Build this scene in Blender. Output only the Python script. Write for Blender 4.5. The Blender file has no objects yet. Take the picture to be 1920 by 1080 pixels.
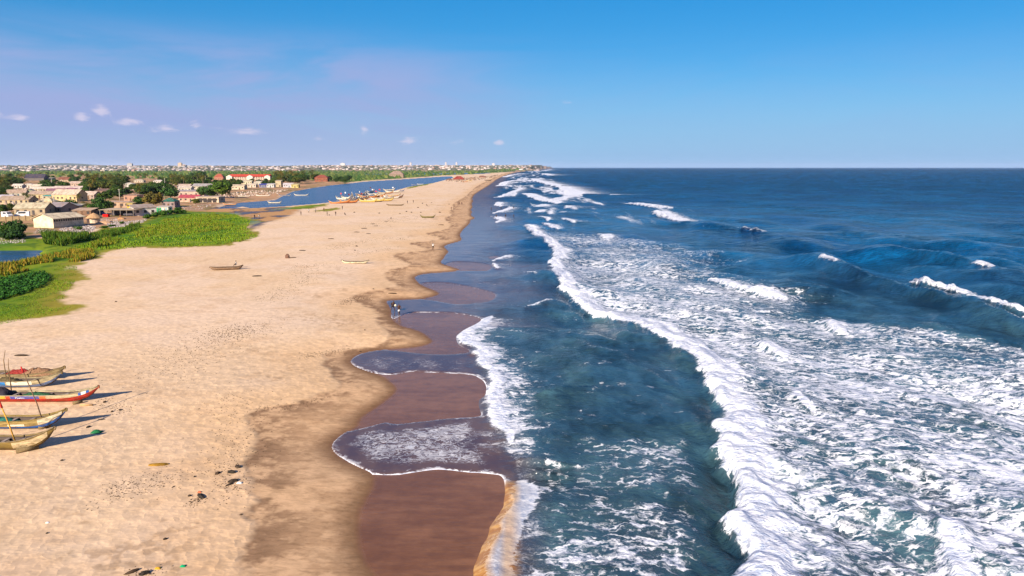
import bpy, bmesh, math, random
import numpy as np
from mathutils import Vector, Matrix

# ------------------------------------------------------------------ camera
S = bpy.context.scene
COL = S.collection
R = math.radians
CAM_H = 20.0
FPX = 1371.0                       # focal length in pixels of the 1920 px wide photograph
PITCH = math.atan(226.6 / FPX)
cam_d = bpy.data.cameras.new('camera')
cam_d.sensor_width = 36.0
cam_d.lens = 36.0 * FPX / 1920.0
cam_d.clip_start = 0.5
cam_d.clip_end = 200000.0
cam = bpy.data.objects.new('camera', cam_d)
COL.objects.link(cam)
cam.location = (0, 0, CAM_H)
cam.rotation_euler = (math.pi / 2 - PITCH, 0, 0)
S.camera = cam

# ------------------------------------------------------------------ sun, sky, exposure
SUN_EL, SUN_AZ = R(25.0), R(207.0)         # azimuth clockwise from +Y: behind the camera, to the left
sd = bpy.data.lights.new('sun', 'SUN')
sd.energy = 4.4
sd.angle = R(0.53)
sd.color = (1.0, 0.87, 0.70)
sun = bpy.data.objects.new('sun', sd)
COL.objects.link(sun)
tosun = Vector((math.sin(SUN_AZ) * math.cos(SUN_EL), math.cos(SUN_AZ) * math.cos(SUN_EL), math.sin(SUN_EL)))
sun.rotation_euler = tosun.to_track_quat('Z', 'Y').to_euler()
S.view_settings.view_transform = 'Standard'
S.view_settings.look = 'None'
S.view_settings.gamma = 1.0
S.view_settings.exposure = 1.24
S.render.film_transparent = False
S.cycles.use_denoising = True
S.cycles.max_bounces = 6
S.cycles.volume_bounces = 1
S.cycles.transparent_max_bounces = 6

W = bpy.data.worlds.new('World')
S.world = W
W.use_nodes = True
nt = W.node_tree
for n in list(nt.nodes):
    nt.nodes.remove(n)


class NB:
    """small node-building helper"""
    def __init__(self, tree):
        self.t = tree

    def n(self, typ, **kw):
        nd = self.t.nodes.new(typ)
        ins = kw.pop('ins', {})
        for k, v in kw.items():
            setattr(nd, k, v)
        for k, v in ins.items():
            s = nd.inputs[k]
            if isinstance(v, bpy.types.NodeSocket):
                self.t.links.new(v, s)
            else:
                if isinstance(v, (tuple, list)) and len(v) == 3 and s.type == 'RGBA':
                    v = (*v, 1)
                s.default_value = v
        return nd

    def m(self, op, a, b=None, c=None, clamp=False):
        nd = self.t.nodes.new('ShaderNodeMath')
        nd.operation = op
        nd.use_clamp = clamp
        for i, v in enumerate((a, b, c)):
            if v is None:
                continue
            if isinstance(v, bpy.types.NodeSocket):
                self.t.links.new(v, nd.inputs[i])
            else:
                nd.inputs[i].default_value = v
        return nd.outputs[0]

    def vm(self, op, a, b=None):
        nd = self.t.nodes.new('ShaderNodeVectorMath')
        nd.operation = op
        for i, v in enumerate((a, b)):
            if v is None:
                continue
            if isinstance(v, bpy.types.NodeSocket):
                self.t.links.new(v, nd.inputs[i])
            else:
                nd.inputs[i].default_value = v
        return nd.outputs[0]

    def ss(self, v, lo, hi, o0=0.0, o1=1.0):
        nd = self.t.nodes.new('ShaderNodeMapRange')
        nd.interpolation_type = 'SMOOTHSTEP'
        for i, x in enumerate((v, lo, hi, o0, o1)):
            if isinstance(x, bpy.types.NodeSocket):
                self.t.links.new(x, nd.inputs[i])
            else:
                nd.inputs[i].default_value = x
        return nd.outputs[0]

    def mix(self, f, a, b, blend='MIX'):
        nd = self.t.nodes.new('ShaderNodeMix')
        nd.data_type = 'RGBA'
        nd.blend_type = blend
        for i, v in ((0, f), (6, a), (7, b)):
            if isinstance(v, bpy.types.NodeSocket):
                self.t.links.new(v, nd.inputs[i])
            else:
                if isinstance(v, (tuple, list)) and len(v) == 3:
                    v = (*v, 1)
                nd.inputs[i].default_value = v
        return nd.outputs[2]

    def noise(self, vec, scale, detail=3.0, rough=0.55, dist=0.0):
        nd = self.n('ShaderNodeTexNoise', ins={'Scale': scale, 'Detail': detail, 'Roughness': rough, 'Distortion': dist})
        if vec is not None:
            self.t.links.new(vec, nd.inputs['Vector'])
        return nd.outputs[0]

    def vor(self, vec, scale, feature='F1', rnd=1.0):
        nd = self.n('ShaderNodeTexVoronoi', feature=feature)
        nd.inputs['Scale'].default_value = scale
        nd.inputs['Randomness'].default_value = rnd
        if vec is not None:
            self.t.links.new(vec, nd.inputs['Vector'])
        return nd

    def attr(self, name):
        return self.n('ShaderNodeAttribute', attribute_name=name).outputs['Fac']

    def map(self, vec, scale=(1, 1, 1), loc=(0, 0, 0), rot=(0, 0, 0)):
        nd = self.n('ShaderNodeMapping')
        nd.inputs['Scale'].default_value = scale
        nd.inputs['Location'].default_value = loc
        nd.inputs['Rotation'].default_value = rot
        self.t.links.new(vec, nd.inputs['Vector'])
        return nd.outputs[0]


def build_world():
    b = NB(nt)
    sky = b.n('ShaderNodeTexSky', sky_type='NISHITA')
    sky.sun_disc = False
    sky.sun_elevation = SUN_EL
    sky.sun_rotation = SUN_AZ
    sky.altitude = 0
    sky.air_density = 0.65
    sky.dust_density = 0.0
    sky.ozone_density = 3.0
    # the photograph's grading: flatter brightness, deeper saturation; overhead, hue and saturation are shifted to tint the shadow fill
    sep = b.n('ShaderNodeSeparateColor', ins={0: sky.outputs[0]})
    gain = b.m('MULTIPLY', b.m('POWER', sep.outputs[2], -0.6), 1.52)
    flat = b.n('ShaderNodeVectorMath', operation='SCALE')
    nt.links.new(sky.outputs[0], flat.inputs[0])
    nt.links.new(gain, flat.inputs['Scale'])
    satk = b.ss(b.n('ShaderNodeSeparateXYZ', ins={0: b.n('ShaderNodeTexCoord').outputs['Generated']}).outputs[2], 0.25, 0.75, 1.36, 1.0)
    huek = b.ss(b.n('ShaderNodeSeparateXYZ', ins={0: b.n('ShaderNodeTexCoord').outputs['Generated']}).outputs[2], 0.2, 0.7, 0.492, 0.518)
    hs = b.n('ShaderNodeHueSaturation', ins={'Hue': huek, 'Saturation': satk, 'Value': 1.0, 'Color': flat.outputs[0]})
    skyc = hs.outputs[0]
    # clouds: a function of the direction looked in, the same all round the horizon
    tc = b.n('ShaderNodeTexCoord').outputs['Generated']
    d = b.n('ShaderNodeSeparateXYZ', ins={0: tc})
    az = b.m('ARCTAN2', d.outputs[0], d.outputs[1])
    el = b.m('ARCSINE', d.outputs[2])
    # thin veil, long streaks between 2 and 9 degrees
    v1 = b.n('ShaderNodeCombineXYZ', ins={0: az, 1: b.m('MULTIPLY', el, 6.0), 2: 0.0}).outputs[0]
    ve = b.noise(v1, 2.6, 5.0, 0.6, 0.8)
    band = b.m('MULTIPLY', b.ss(el, R(1.0), R(3.5)), b.ss(el, R(5.5), R(10.5), 1.0, 0.0))
    veil = b.m('MULTIPLY', b.ss(ve, 0.33, 0.62), band)
    west = b.ss(az, R(-12), R(6), 1.0, 0.15)
    veil = b.m('MULTIPLY', b.m('MULTIPLY', veil, west), 0.95)
    col = b.mix(veil, skyc, (1.55, 1.85, 3.2))
    # pale band low down, mauve over the land, bluer over the sea
    lowh = b.ss(el, R(-0.5), b.m('ADD', R(8.0), b.m('MULTIPLY', west, R(3.5))), 1.0, 0.0)
    lowc = b.mix(west, (0.85, 1.85, 3.25), (1.42, 1.78, 3.05))
    col = b.mix(b.m('MULTIPLY', lowh, 0.9), col, lowc)
    # small fair-weather cumulus in a low belt
    v2 = b.n('ShaderNodeCombineXYZ', ins={0: az, 1: b.m('MULTIPLY', el, 3.4), 2: 3.7}).outputs[0]
    edge = b.noise(v2, 34.0, 6.0, 0.66, 0.5)
    # azimuth, elevation (deg), half width, half height, strength
    CL1 = [(-36.8, 2.8, .6, .30, .8), (-35.0, 3.2, .8, .36, .9), (-33.2, 3.05, .9, .24, .7), (-31.4, 2.6, .5, .2, .3), (-29.9, 3.2, .5, .32, .9), (-28.7, 3.7, .55, .40, 1.0),
           (-27.2, 3.0, .9, .30, 1.0), (-24.9, 2.6, 1.2, .30, 1.0), (-22.9, 2.85, .5, .34, .75), (-19.6, 2.5, 1.6, .26, 1.0)]
    CL2 = [(-14.5, 2.0, .9, .26, .5), (-11.2, 2.65, .55, .42, .9), (-8.0, 1.9, 1.7, .28, .65), (-4.4, 1.8, 1.5, .24, .5), (-1.0, 1.85, .6, .22, .65),
           (4.0, 4.9, .9, .2, .5), (9.0, 4.0, .5, .1, .0)]
    total = None
    for cl, a0, a1, gap in ((CL1, -38.0, -17.0, .34), (CL2, -17.0, 19.0, .05)):
        rp = b.n('ShaderNodeValToRGB')
        cr = rp.color_ramp
        while len(cr.elements) > 1:
            cr.elements.remove(cr.elements[-1])
        cr.elements[0].position = 0.0
        cr.elements[0].color = (cl[0][1] / 10, cl[0][3], 0, 1)
        for ca, ce, cw, chh, cs in cl:
            for da, s_ in ((-cw, gap * cs), (0.0, cs), (cw * .9, gap * cs)):
                el_ = cr.elements.new(min(max((ca + da - a0) / (a1 - a0), 0), 1))
                el_.color = (ce / 10, chh, s_, 1)
        le = cr.elements.new(1.0)
        le.color = (cl[-1][1] / 10, cl[-1][3], 0, 1)
        b.t.links.new(b.m('DIVIDE', b.m('SUBTRACT', az, R(a0)), R(a1 - a0)), rp.inputs[0])
        sc_ = b.n('ShaderNodeSeparateColor', ins={0: rp.outputs[0]})
        cel, chh, cst = (sc_.outputs[i] for i in range(3))
        dy = b.m('DIVIDE', b.m('SUBTRACT', el, b.m('MULTIPLY', cel, R(10))), b.m('MULTIPLY', chh, R(1.6)))
        dy = b.m('ADD', b.m('MAXIMUM', dy, 0.0), b.m('MULTIPLY', b.m('MINIMUM', dy, 0.0), -1.7))
        g = b.m('MULTIPLY', cst, b.ss(dy, 0.0, 1.5, 1.0, 0.0))
        total = g if total is None else b.m('MAXIMUM', total, g)
    cu = b.ss(b.m('ADD', total, b.m('MULTIPLY', b.m('SUBTRACT', edge, 0.5), 2.0)), 0.24, 0.95)
    cu = b.m('MULTIPLY', b.m('MULTIPLY', cu, b.ss(total, 0.02, 0.3)), 0.62)
    col = b.mix(cu, col, (3.3, 3.0, 3.6))
    bg = b.n('ShaderNodeBackground', ins={'Color': col, 'Strength': 0.10})
    out = b.n('ShaderNodeOutputWorld')
    nt.links.new(bg.outputs[0], out.inputs[0])
    W.cycles.sampling_method = 'MANUAL'
    W.cycles.sample_map_resolution = 256


build_world()

# ------------------------------------------------------------------ helpers
RNG = random.Random(7)
NR = np.random.default_rng(11)


def unp(px, py, z=0.0):
    """ground position seen at pixel (px, py) of the photograph, on the level z"""
    px = np.asarray(px, float)
    py = np.asarray(py, float)
    cx, cy = (px - 960.0) / FPX, (540.0 - py) / FPX
    dy = math.cos(PITCH) + cy * math.sin(PITCH)
    dz = -math.sin(PITCH) + cy * math.cos(PITCH)
    t = (z - CAM_H) / dz
    return cx * t, dy * t


def U(px, py, z=0.0):
    x, y = unp(px, py, z)
    return Vector((float(x), float(y), z))


def pxm(y):
    """metres per photograph pixel at distance y"""
    return (y * math.cos(PITCH) + CAM_H * math.sin(PITCH)) / FPX


def hash2(ix, iy, seed):
    h = ix.astype(np.int32).astype(np.uint32) * np.uint32(374761393) + iy.astype(np.int32).astype(np.uint32) * np.uint32(668265263) + np.uint32(seed * 974711)
    h = (h ^ (h >> np.uint32(13))) * np.uint32(1274126177)
    return ((h ^ (h >> np.uint32(16))) & np.uint32(0xffff)).astype(np.float32) / np.float32(65535.0)


def vnoise(x, y, seed=0):
    ix, iy = np.floor(x), np.floor(y)
    fx, fy = x - ix, y - iy
    fx, fy = fx * fx * (3 - 2 * fx), fy * fy * (3 - 2 * fy)
    a, b_ = hash2(ix, iy, seed), hash2(ix + 1, iy, seed)
    c, d = hash2(ix, iy + 1, seed), hash2(ix + 1, iy + 1, seed)
    return (a * (1 - fx) + b_ * fx) * (1 - fy) + (c * (1 - fx) + d * fx) * fy


def fbm(x, y, oct=4, seed=0, gain=0.5):
    s, a, t = 0.0, 1.0, 0.0
    for o in range(oct):
        s = s + a * vnoise(x * 2 ** o + 17.3 * o, y * 2 ** o - 9.1 * o, seed + o)
        t += a
        a *= gain
    return s / t - 0.5


def sstep(v, lo, hi):
    t = np.clip((v - lo) / (hi - lo), 0, 1)
    return t * t * (3 - 2 * t)


def seg_dist(X, Y, P, closed=False, reach=45.0):
    """distance of the points (in rows of rising Y) to a polyline, up to a reach"""
    P = np.asarray(P, float)
    if closed:
        P = np.vstack([P, P[:1]])
    best = np.full(X.shape, float(reach) ** 2)
    rows = len(Y) > 5000 and bool(np.all(np.diff(Y) > -1e-6))
    for (ax, ay), (bx, by) in zip(P[:-1], P[1:]):
        i0, i1 = (np.searchsorted(Y, min(ay, by) - reach), np.searchsorted(Y, max(ay, by) + reach)) if rows else (0, len(Y))
        if i1 <= i0:
            continue
        x, y = X[i0:i1], Y[i0:i1]
        dx, dy = bx - ax, by - ay
        L = dx * dx + dy * dy + 1e-12
        t = np.clip(((x - ax) * dx + (y - ay) * dy) / L, 0, 1)
        q = (x - ax - t * dx) ** 2 + (y - ay - t * dy) ** 2
        np.minimum(best[i0:i1], q, out=best[i0:i1])
    return np.sqrt(best)


def inside(X, Y, P):
    P = np.asarray(P, float)
    c = np.zeros(X.shape, bool)
    x0, y0 = P[-1]
    for x1, y1 in P:
        if y0 != y1:
            c ^= ((y1 > Y) != (y0 > Y)) & (X < (x0 - x1) * (Y - y1) / (y0 - y1) + x1)
        x0, y0 = x1, y1
    return c


def poly_sd(X, Y, P, pad=80.0):
    """signed distance, positive inside; far points are clipped to -pad"""
    P = np.asarray(P, float)
    out = np.full(X.shape, -float(pad))
    m = (X > P[:, 0].min() - pad) & (X < P[:, 0].max() + pad) & (Y > P[:, 1].min() - pad) & (Y < P[:, 1].max() + pad)
    if m.any():
        d = seg_dist(X[m], Y[m], P, True, pad)
        out[m] = np.where(inside(X[m], Y[m], P), d, -d)
    return np.maximum(out, -pad)


def W2(pts, z=0.0):
    a = np.array(pts, float)
    x, y = unp(a[:, 0], a[:, 1], z)
    return np.stack([x, y], 1)


def smooth_poly(P, n=2, closed=False):
    P = np.asarray(P, float)
    for _ in range(n):
        if closed:
            Q = np.vstack([P, P[:1]])
            P = np.stack([Q[:-1] * .75 + Q[1:] * .25, Q[:-1] * .25 + Q[1:] * .75], 1).reshape(-1, 2)
        else:
            P = np.vstack([P[:1], np.stack([P[:-1] * .75 + P[1:] * .25, P[:-1] * .25 + P[1:] * .75], 1).reshape(-1, 2), P[-1:]])
    return P


def mesh_np(name, V, F, mat=None, smooth=False):
    """mesh from numpy vertices and equal-sized faces"""
    me = bpy.data.meshes.new(name)
    V = np.asarray(V, np.float32)
    F = np.asarray(F, np.int32)
    k = F.shape[1]
    me.vertices.add(len(V))
    me.vertices.foreach_set('co', V.ravel())
    me.loops.add(F.size)
    me.loops.foreach_set('vertex_index', F.ravel())
    me.polygons.add(len(F))
    me.polygons.foreach_set('loop_start', np.arange(0, F.size, k, dtype=np.int32))
    me.polygons.foreach_set('loop_total', np.full(len(F), k, np.int32))
    if smooth:
        me.polygons.foreach_set('use_smooth', np.ones(len(F), bool))
    if mat:
        me.materials.append(mat)
    me.update()
    return me


def set_col(me, name, c):
    a = me.attributes.new(name, 'FLOAT_COLOR', 'POINT')
    c = np.asarray(c, np.float32)
    a.data.foreach_set('color', np.concatenate([c, np.ones((len(c), 1), np.float32)], 1).ravel())


def lerp(a, b_, t):
    a, b_ = np.asarray(a, float), np.asarray(b_, float)
    t = np.asarray(t)[:, None]
    return a * (1 - t) + b_ * t


def set_attr(me, name, v):
    a = me.attributes.new(name, 'FLOAT', 'POINT')
    a.data.foreach_set('value', np.asarray(v, np.float32))


def link(name, me, parent=None, loc=None, rz=None):
    o = bpy.data.objects.new(name, me)
    COL.objects.link(o)
    if parent is not None:
        o.parent = parent
    if loc is not None:
        o.location = loc
    if rz is not None:
        o.rotation_euler = (0, 0, rz)
    return o


def tag(o, label=None, cat=None, group=None, kind=None):
    for k, v in (('label', label), ('category', cat), ('group', group), ('kind', kind)):
        if v:
            o[k] = v
    return o


def new_mat(name):
    m = bpy.data.materials.new(name)
    m.use_nodes = True
    t = m.node_tree
    for n in list(t.nodes):
        t.nodes.remove(n)
    b = NB(t)
    out = b.n('ShaderNodeOutputMaterial')
    p = b.n('ShaderNodeBsdfPrincipled')
    t.links.new(p.outputs[0], out.inputs[0])
    return m, b, p, out


# ------------------------------------------------------------------ the coast, traced as curves on the ground
WL = [(1010, 1250), (760, 1180), (715, 1110), (701, 1079), (680, 1049), (672, 1010), (672, 963), (684, 940), (699, 913), (702, 889), (662, 872), (631, 854), (619, 837),
      (631, 823), (647, 810), (670, 800), (678, 780), (703, 765), (732, 744), (745, 730), (736, 720), (720, 707), (693, 697), (674, 691), (656, 681),
      (660, 671), (677, 662), (710, 656), (780, 651), (800, 646), (812, 640), (800, 630), (780, 619), (750, 612), (735, 600), (732, 590), (734, 584),
      (728, 572), (724, 566), (727, 562.5), (745, 561.4), (789, 560.5), (810, 556), (826, 551), (812, 544), (790, 536), (780, 526), (776, 520), (787, 514),
      (810, 511), (842, 509), (864, 507), (850, 502), (830, 496), (825, 491), (832, 485), (835, 478), (842, 472), (834, 465), (832, 461), (845, 456),
      (867, 451), (864, 445), (861, 441), (868, 430), (883, 417), (880, 413), (893, 409), (882, 405), (885, 397), (882, 393), (887, 388), (883, 383), (887, 378), (885, 372),
      (889, 365), (898, 359), (908, 353), (922, 344), (932, 336), (945, 330), (959, 325), (972, 322.3), (1000, 319.5), (1022, 317), (1040, 315.2)]
DAMP = [(560, 1250), (470, 1150), (441, 1080), (455, 1045), (453, 1031), (466, 1010), (464, 982), (473, 953), (466, 911), (460, 883), (459, 868), (476, 858), (476, 816),
        (462, 784), (483, 772), (526, 762), (571, 753), (603, 740), (638, 727), (628, 710), (622, 702), (615, 690), (600, 670), (610, 662), (650, 652),
        (715, 644), (732, 627), (720, 615), (702, 605), (708, 587), (695, 577), (675, 570), (655, 559), (677, 550), (735, 540), (744, 534), (725, 525),
        (722, 512), (735, 505), (775, 500), (755, 491), (732, 481), (750, 477), (810, 469), (780, 462), (762, 458), (800, 454), (833, 447), (788, 440),
        (833, 432), (847, 423), (830, 410), (850, 405), (840, 398), (850, 393), (847, 383), (867, 373), (882, 360), (893, 350), (917, 338), (930, 331), (955, 323), (1000, 318.7), (1040, 315)]
PATCH = [
    [(560, 889), (702, 890), (740, 891), (760, 888), (800, 882), (830, 880), (870, 885), (920, 888), (947, 892), (946, 932), (944, 956), (917, 983), (919, 1002), (899, 1033),
     (888, 1064), (892, 1100), (930, 1200), (560, 1240), (500, 1050)],
    [(640, 680), (674, 692), (705, 701), (740, 703.5), (767, 696), (802, 698), (849, 700), (890, 703), (899, 709), (911, 718), (911, 742), (897, 749), (899, 769), (903, 777),
     (899, 782), (849, 784), (810, 788), (744, 797), (724, 791), (713, 794), (678, 804), (640, 812), (600, 760)],
    [(720, 598), (735, 600), (755, 590), (775, 586), (810, 586), (860, 587), (907, 597), (897, 605), (872, 617), (853, 630), (857, 647), (889, 660), (850, 665), (800, 664), (740, 657), (720, 656),
     (760, 640), (740, 620)],
    [(780, 533), (810, 530), (842, 531), (885, 539), (915, 547), (930, 551), (927, 562), (907, 567), (867, 570), (842, 569), (810, 562), (775, 559), (800, 545)],
    [(832, 493), (865, 491), (910, 494), (922, 500), (920, 507), (885, 507), (864, 507), (840, 504)],
    [(910, 482), (930, 480), (942, 481), (930, 486)],
]
def smooth_wl(P):
    return smooth_poly(W2(P), 2)


WLW = smooth_wl(WL)
DAMPW = smooth_poly(W2(DAMP, 0.35), 1)
PATCHW = [smooth_poly(W2(p), 2, True) for p in PATCH]
ZL = 1.0                            # level of the land behind the beach
GRASS = W2([(-700, 470), (0, 443), (50, 444), (78, 446), (83, 440), (103, 432), (142, 435), (167, 436), (200, 423), (233, 423), (268, 412), (283, 404), (317, 400), (330, 394), (342, 392),
            (367, 397), (400, 397), (433, 397), (450, 400), (455, 405), (477, 410), (497, 415), (480, 420), (468, 425), (468, 430), (482, 435), (490, 442),
            (480, 447), (442, 457), (425, 460), (375, 463), (300, 464), (250, 464), (217, 470), (200, 481), (175, 487), (147, 495), (150, 520), (140, 535),
            (122, 555), (117, 572), (135, 571), (142, 575), (120, 590), (75, 600), (25, 605), (0, 612), (-300, 690), (-900, 720)], ZL)
GRASS2 = W2([(533, 389), (583, 384), (617, 381), (612, 386), (585, 391), (540, 393), (500, 395)], ZL)
GRASS3 = W2([(600, 394), (632, 389), (641, 392), (615, 396), (585, 396)], ZL)
GRASS4 = W2([(760, 352), (800, 343), (818, 342), (800, 347), (765, 354)], ZL)
POND = W2([(-500, 472), (0, 466), (95, 465), (85, 472), (97, 479), (70, 486), (25, 493), (0, 495), (-500, 530)], ZL)
VINE = W2([(-500, 548), (0, 525), (50, 517), (85, 512), (94, 522), (85, 536), (50, 550), (0, 564), (-500, 640)], ZL)
LAGOON = W2([(400, 390), (420, 383), (450, 378.5), (513, 374), (522, 369), (547, 358), (583, 352), (617, 347), (657, 343), (683, 340), (750, 336), (817, 331.5), (847, 330), (852, 333), (840, 336),
             (817, 342), (767, 350), (757, 353), (720, 362), (670, 374), (620, 379), (583, 382.5), (533, 386.5), (500, 388.5), (470, 390), (455, 387), (440, 390), (415, 391)], ZL)
LAGOON2 = W2([(640, 326.5), (760, 325.2), (860, 324.2), (930, 323.6), (900, 326.2), (820, 326.6), (700, 327.6)], ZL)
MUD = W2([(380, 396), (405, 388), (440, 390), (470, 390.5), (500, 389), (540, 387.5), (565, 390), (560, 394), (548, 402), (530, 410), (505, 416), (475, 428), (455, 432), (468, 421), (450, 405), (420, 400), (372, 402)], ZL)
MARSH = W2([(-2500, 333), (60, 331), (200, 329), (300, 337), (430, 338), (560, 339), (600, 347), (650, 342), (683, 339), (750, 335), (830, 329), (900, 326), (945, 323), (985, 320.3), (900, 319.8), (300, 320.3), (-2500, 321)], ZL)
TOWN = W2([(-1500, 470), (-300, 452), (0, 446), (80, 446), (140, 436), (200, 424), (270, 411), (317, 400), (400, 397), (412, 384), (450, 379.5), (513, 374), (522, 369.5), (547, 358.5),
           (583, 352.5), (617, 347.5), (660, 343.5), (600, 336), (430, 333), (200, 327), (-600, 326), (-2500, 330)], ZL)


def sea_sd(X, Y):
    """signed distance to the upper edge of the wet sand, positive to seaward"""
    d = seg_dist(X, Y, WLW)
    o = np.argsort(WLW[:, 1])
    xs = np.interp(Y, WLW[o, 1], WLW[o, 0])
    return np.where(X > xs, d, -d)


def ground_z(X, Y, sdw, lag):
    q = np.maximum(-sdw, 0)
    z = 0.95 * (1 - np.exp(-q / 9.0)) + 0.05 * sstep(q, 8, 40)
    z = z - 0.9 * sstep(lag, -1.0, 4.0)
    und = fbm(X / 9.0, Y / 9.0, 3, 5) * 0.22 + fbm(X / 2.6, Y / 2.6, 3, 9) * 0.05
    z = z + und * sstep(q, 3, 14) * (1 - sstep(Y, 300, 600)) * (1 - sstep(lag, -6, 0))
    # the land climbs to a low ridge several kilometres off
    inl = sstep(q, 20, 44)
    ridge = 33 * sstep(Y, 3300, 5600) * (0.75 + 1.0 * (fbm(X / 1700.0, Y / 2500.0, 3, 3) + .2))
    z = z + ridge * inl
    return z


def fan_grid(px0, px1, dpx, rows):
    """a ground grid that gets coarser with distance"""
    pxs = np.arange(px0, px1 + dpx * .5, dpx)
    PX, PY = np.meshgrid(pxs, np.asarray(rows))
    X, Y = unp(PX, PY, 0.0)
    n, m = PX.shape
    i = np.arange(n * m).reshape(n, m)
    F = np.stack([i[:-1, :-1], i[:-1, 1:], i[1:, 1:], i[1:, :-1]], -1).reshape(-1, 4)
    return X.ravel(), Y.ravel(), F, PY.ravel()


def far_row(y):
    return 540.0 - FPX * math.tan(PITCH - math.atan(CAM_H / y))


ROWS = list(np.arange(1190, 440, -1.9)) + list(np.arange(440, 318.0, -1.0))
ROWS += [far_row(y) for y in (4600, 4900, 5200, 5600, 6100, 6800, 8000, 10000, 14000, 26000)]
# ------------------------------------------------------------------ ground
def ground_material():
    m, b, p, out = new_mat('beach_and_land')
    pos = b.n('ShaderNodeNewGeometry').outputs['Position']
    tint = b.n('ShaderNodeAttribute', attribute_name='tint').outputs['Color']
    wet, damp, dry = b.attr('wetness'), b.attr('dampness'), b.attr('dryness')
    nmid = b.noise(pos, 1.1, 3.0, 0.65)
    strk = b.noise(b.map(pos, (1.0, 2.6, 1.0)), 1.3, 5.0, 0.7, 0.6)
    # streaks run down the slope of the damp and the wet sand
    d1 = b.mix(b.ss(strk, 0.36, 0.66), (0.92, 0.92, 0.92), (1.10, 1.10, 1.10))
    d1 = b.mix(b.m('MULTIPLY', damp, 0.65), (1, 1, 1), b.mix(b.ss(strk, 0.40, 0.70), (1.12, 1.12, 1.12), (0.66, 0.64, 0.62)))
    col = b.mix(1.0, tint, d1, 'MULTIPLY')
    d2 = b.mix(b.ss(nmid, 0.3, 0.75), (1.07, 1.06, 1.05), (0.86, 0.85, 0.83))
    col = b.mix(1.0, col, d2, 'MULTIPLY')
    b.t.links.new(col, p.inputs['Base Color'])
    rough = b.m('SUBTRACT', 0.95, b.m('MULTIPLY', wet, b.ss(strk, 0.25, 0.75, 0.80, 0.68)))
    b.t.links.new(rough, p.inputs['Roughness'])
    b.t.links.new(b.m('ADD', 0.08, b.m('MULTIPLY', wet, 0.16)), p.inputs['Specular IOR Level'])
    # relief: foot-churned dimples in the dry sand
    wv = b.n('ShaderNodeTexNoise', ins={'Vector': pos, 'Scale': 1.4, 'Detail': 2.0}).outputs[1]
    dv = b.vm('ADD', pos, b.vm('MULTIPLY', wv, (0.9, 0.9, 0.0)))
    dim = b.vor(b.map(dv, (1.0, 0.7, 1.0)), 1.7, 'F1').outputs['Distance']
    h = b.m('MULTIPLY', b.m('ADD', b.m('MULTIPLY', dim, 0.055), b.m('MULTIPLY', wv, 0.085)), dry)
    h = b.m('ADD', h, b.m('MULTIPLY', wet, b.m('MULTIPLY', strk, 0.03)))
    bp = b.n('ShaderNodeBump', ins={'Strength': 0.8, 'Distance': 1.0, 'Height': h})
    b.t.links.new(bp.outputs[0], p.inputs['Normal'])
    return m


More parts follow.
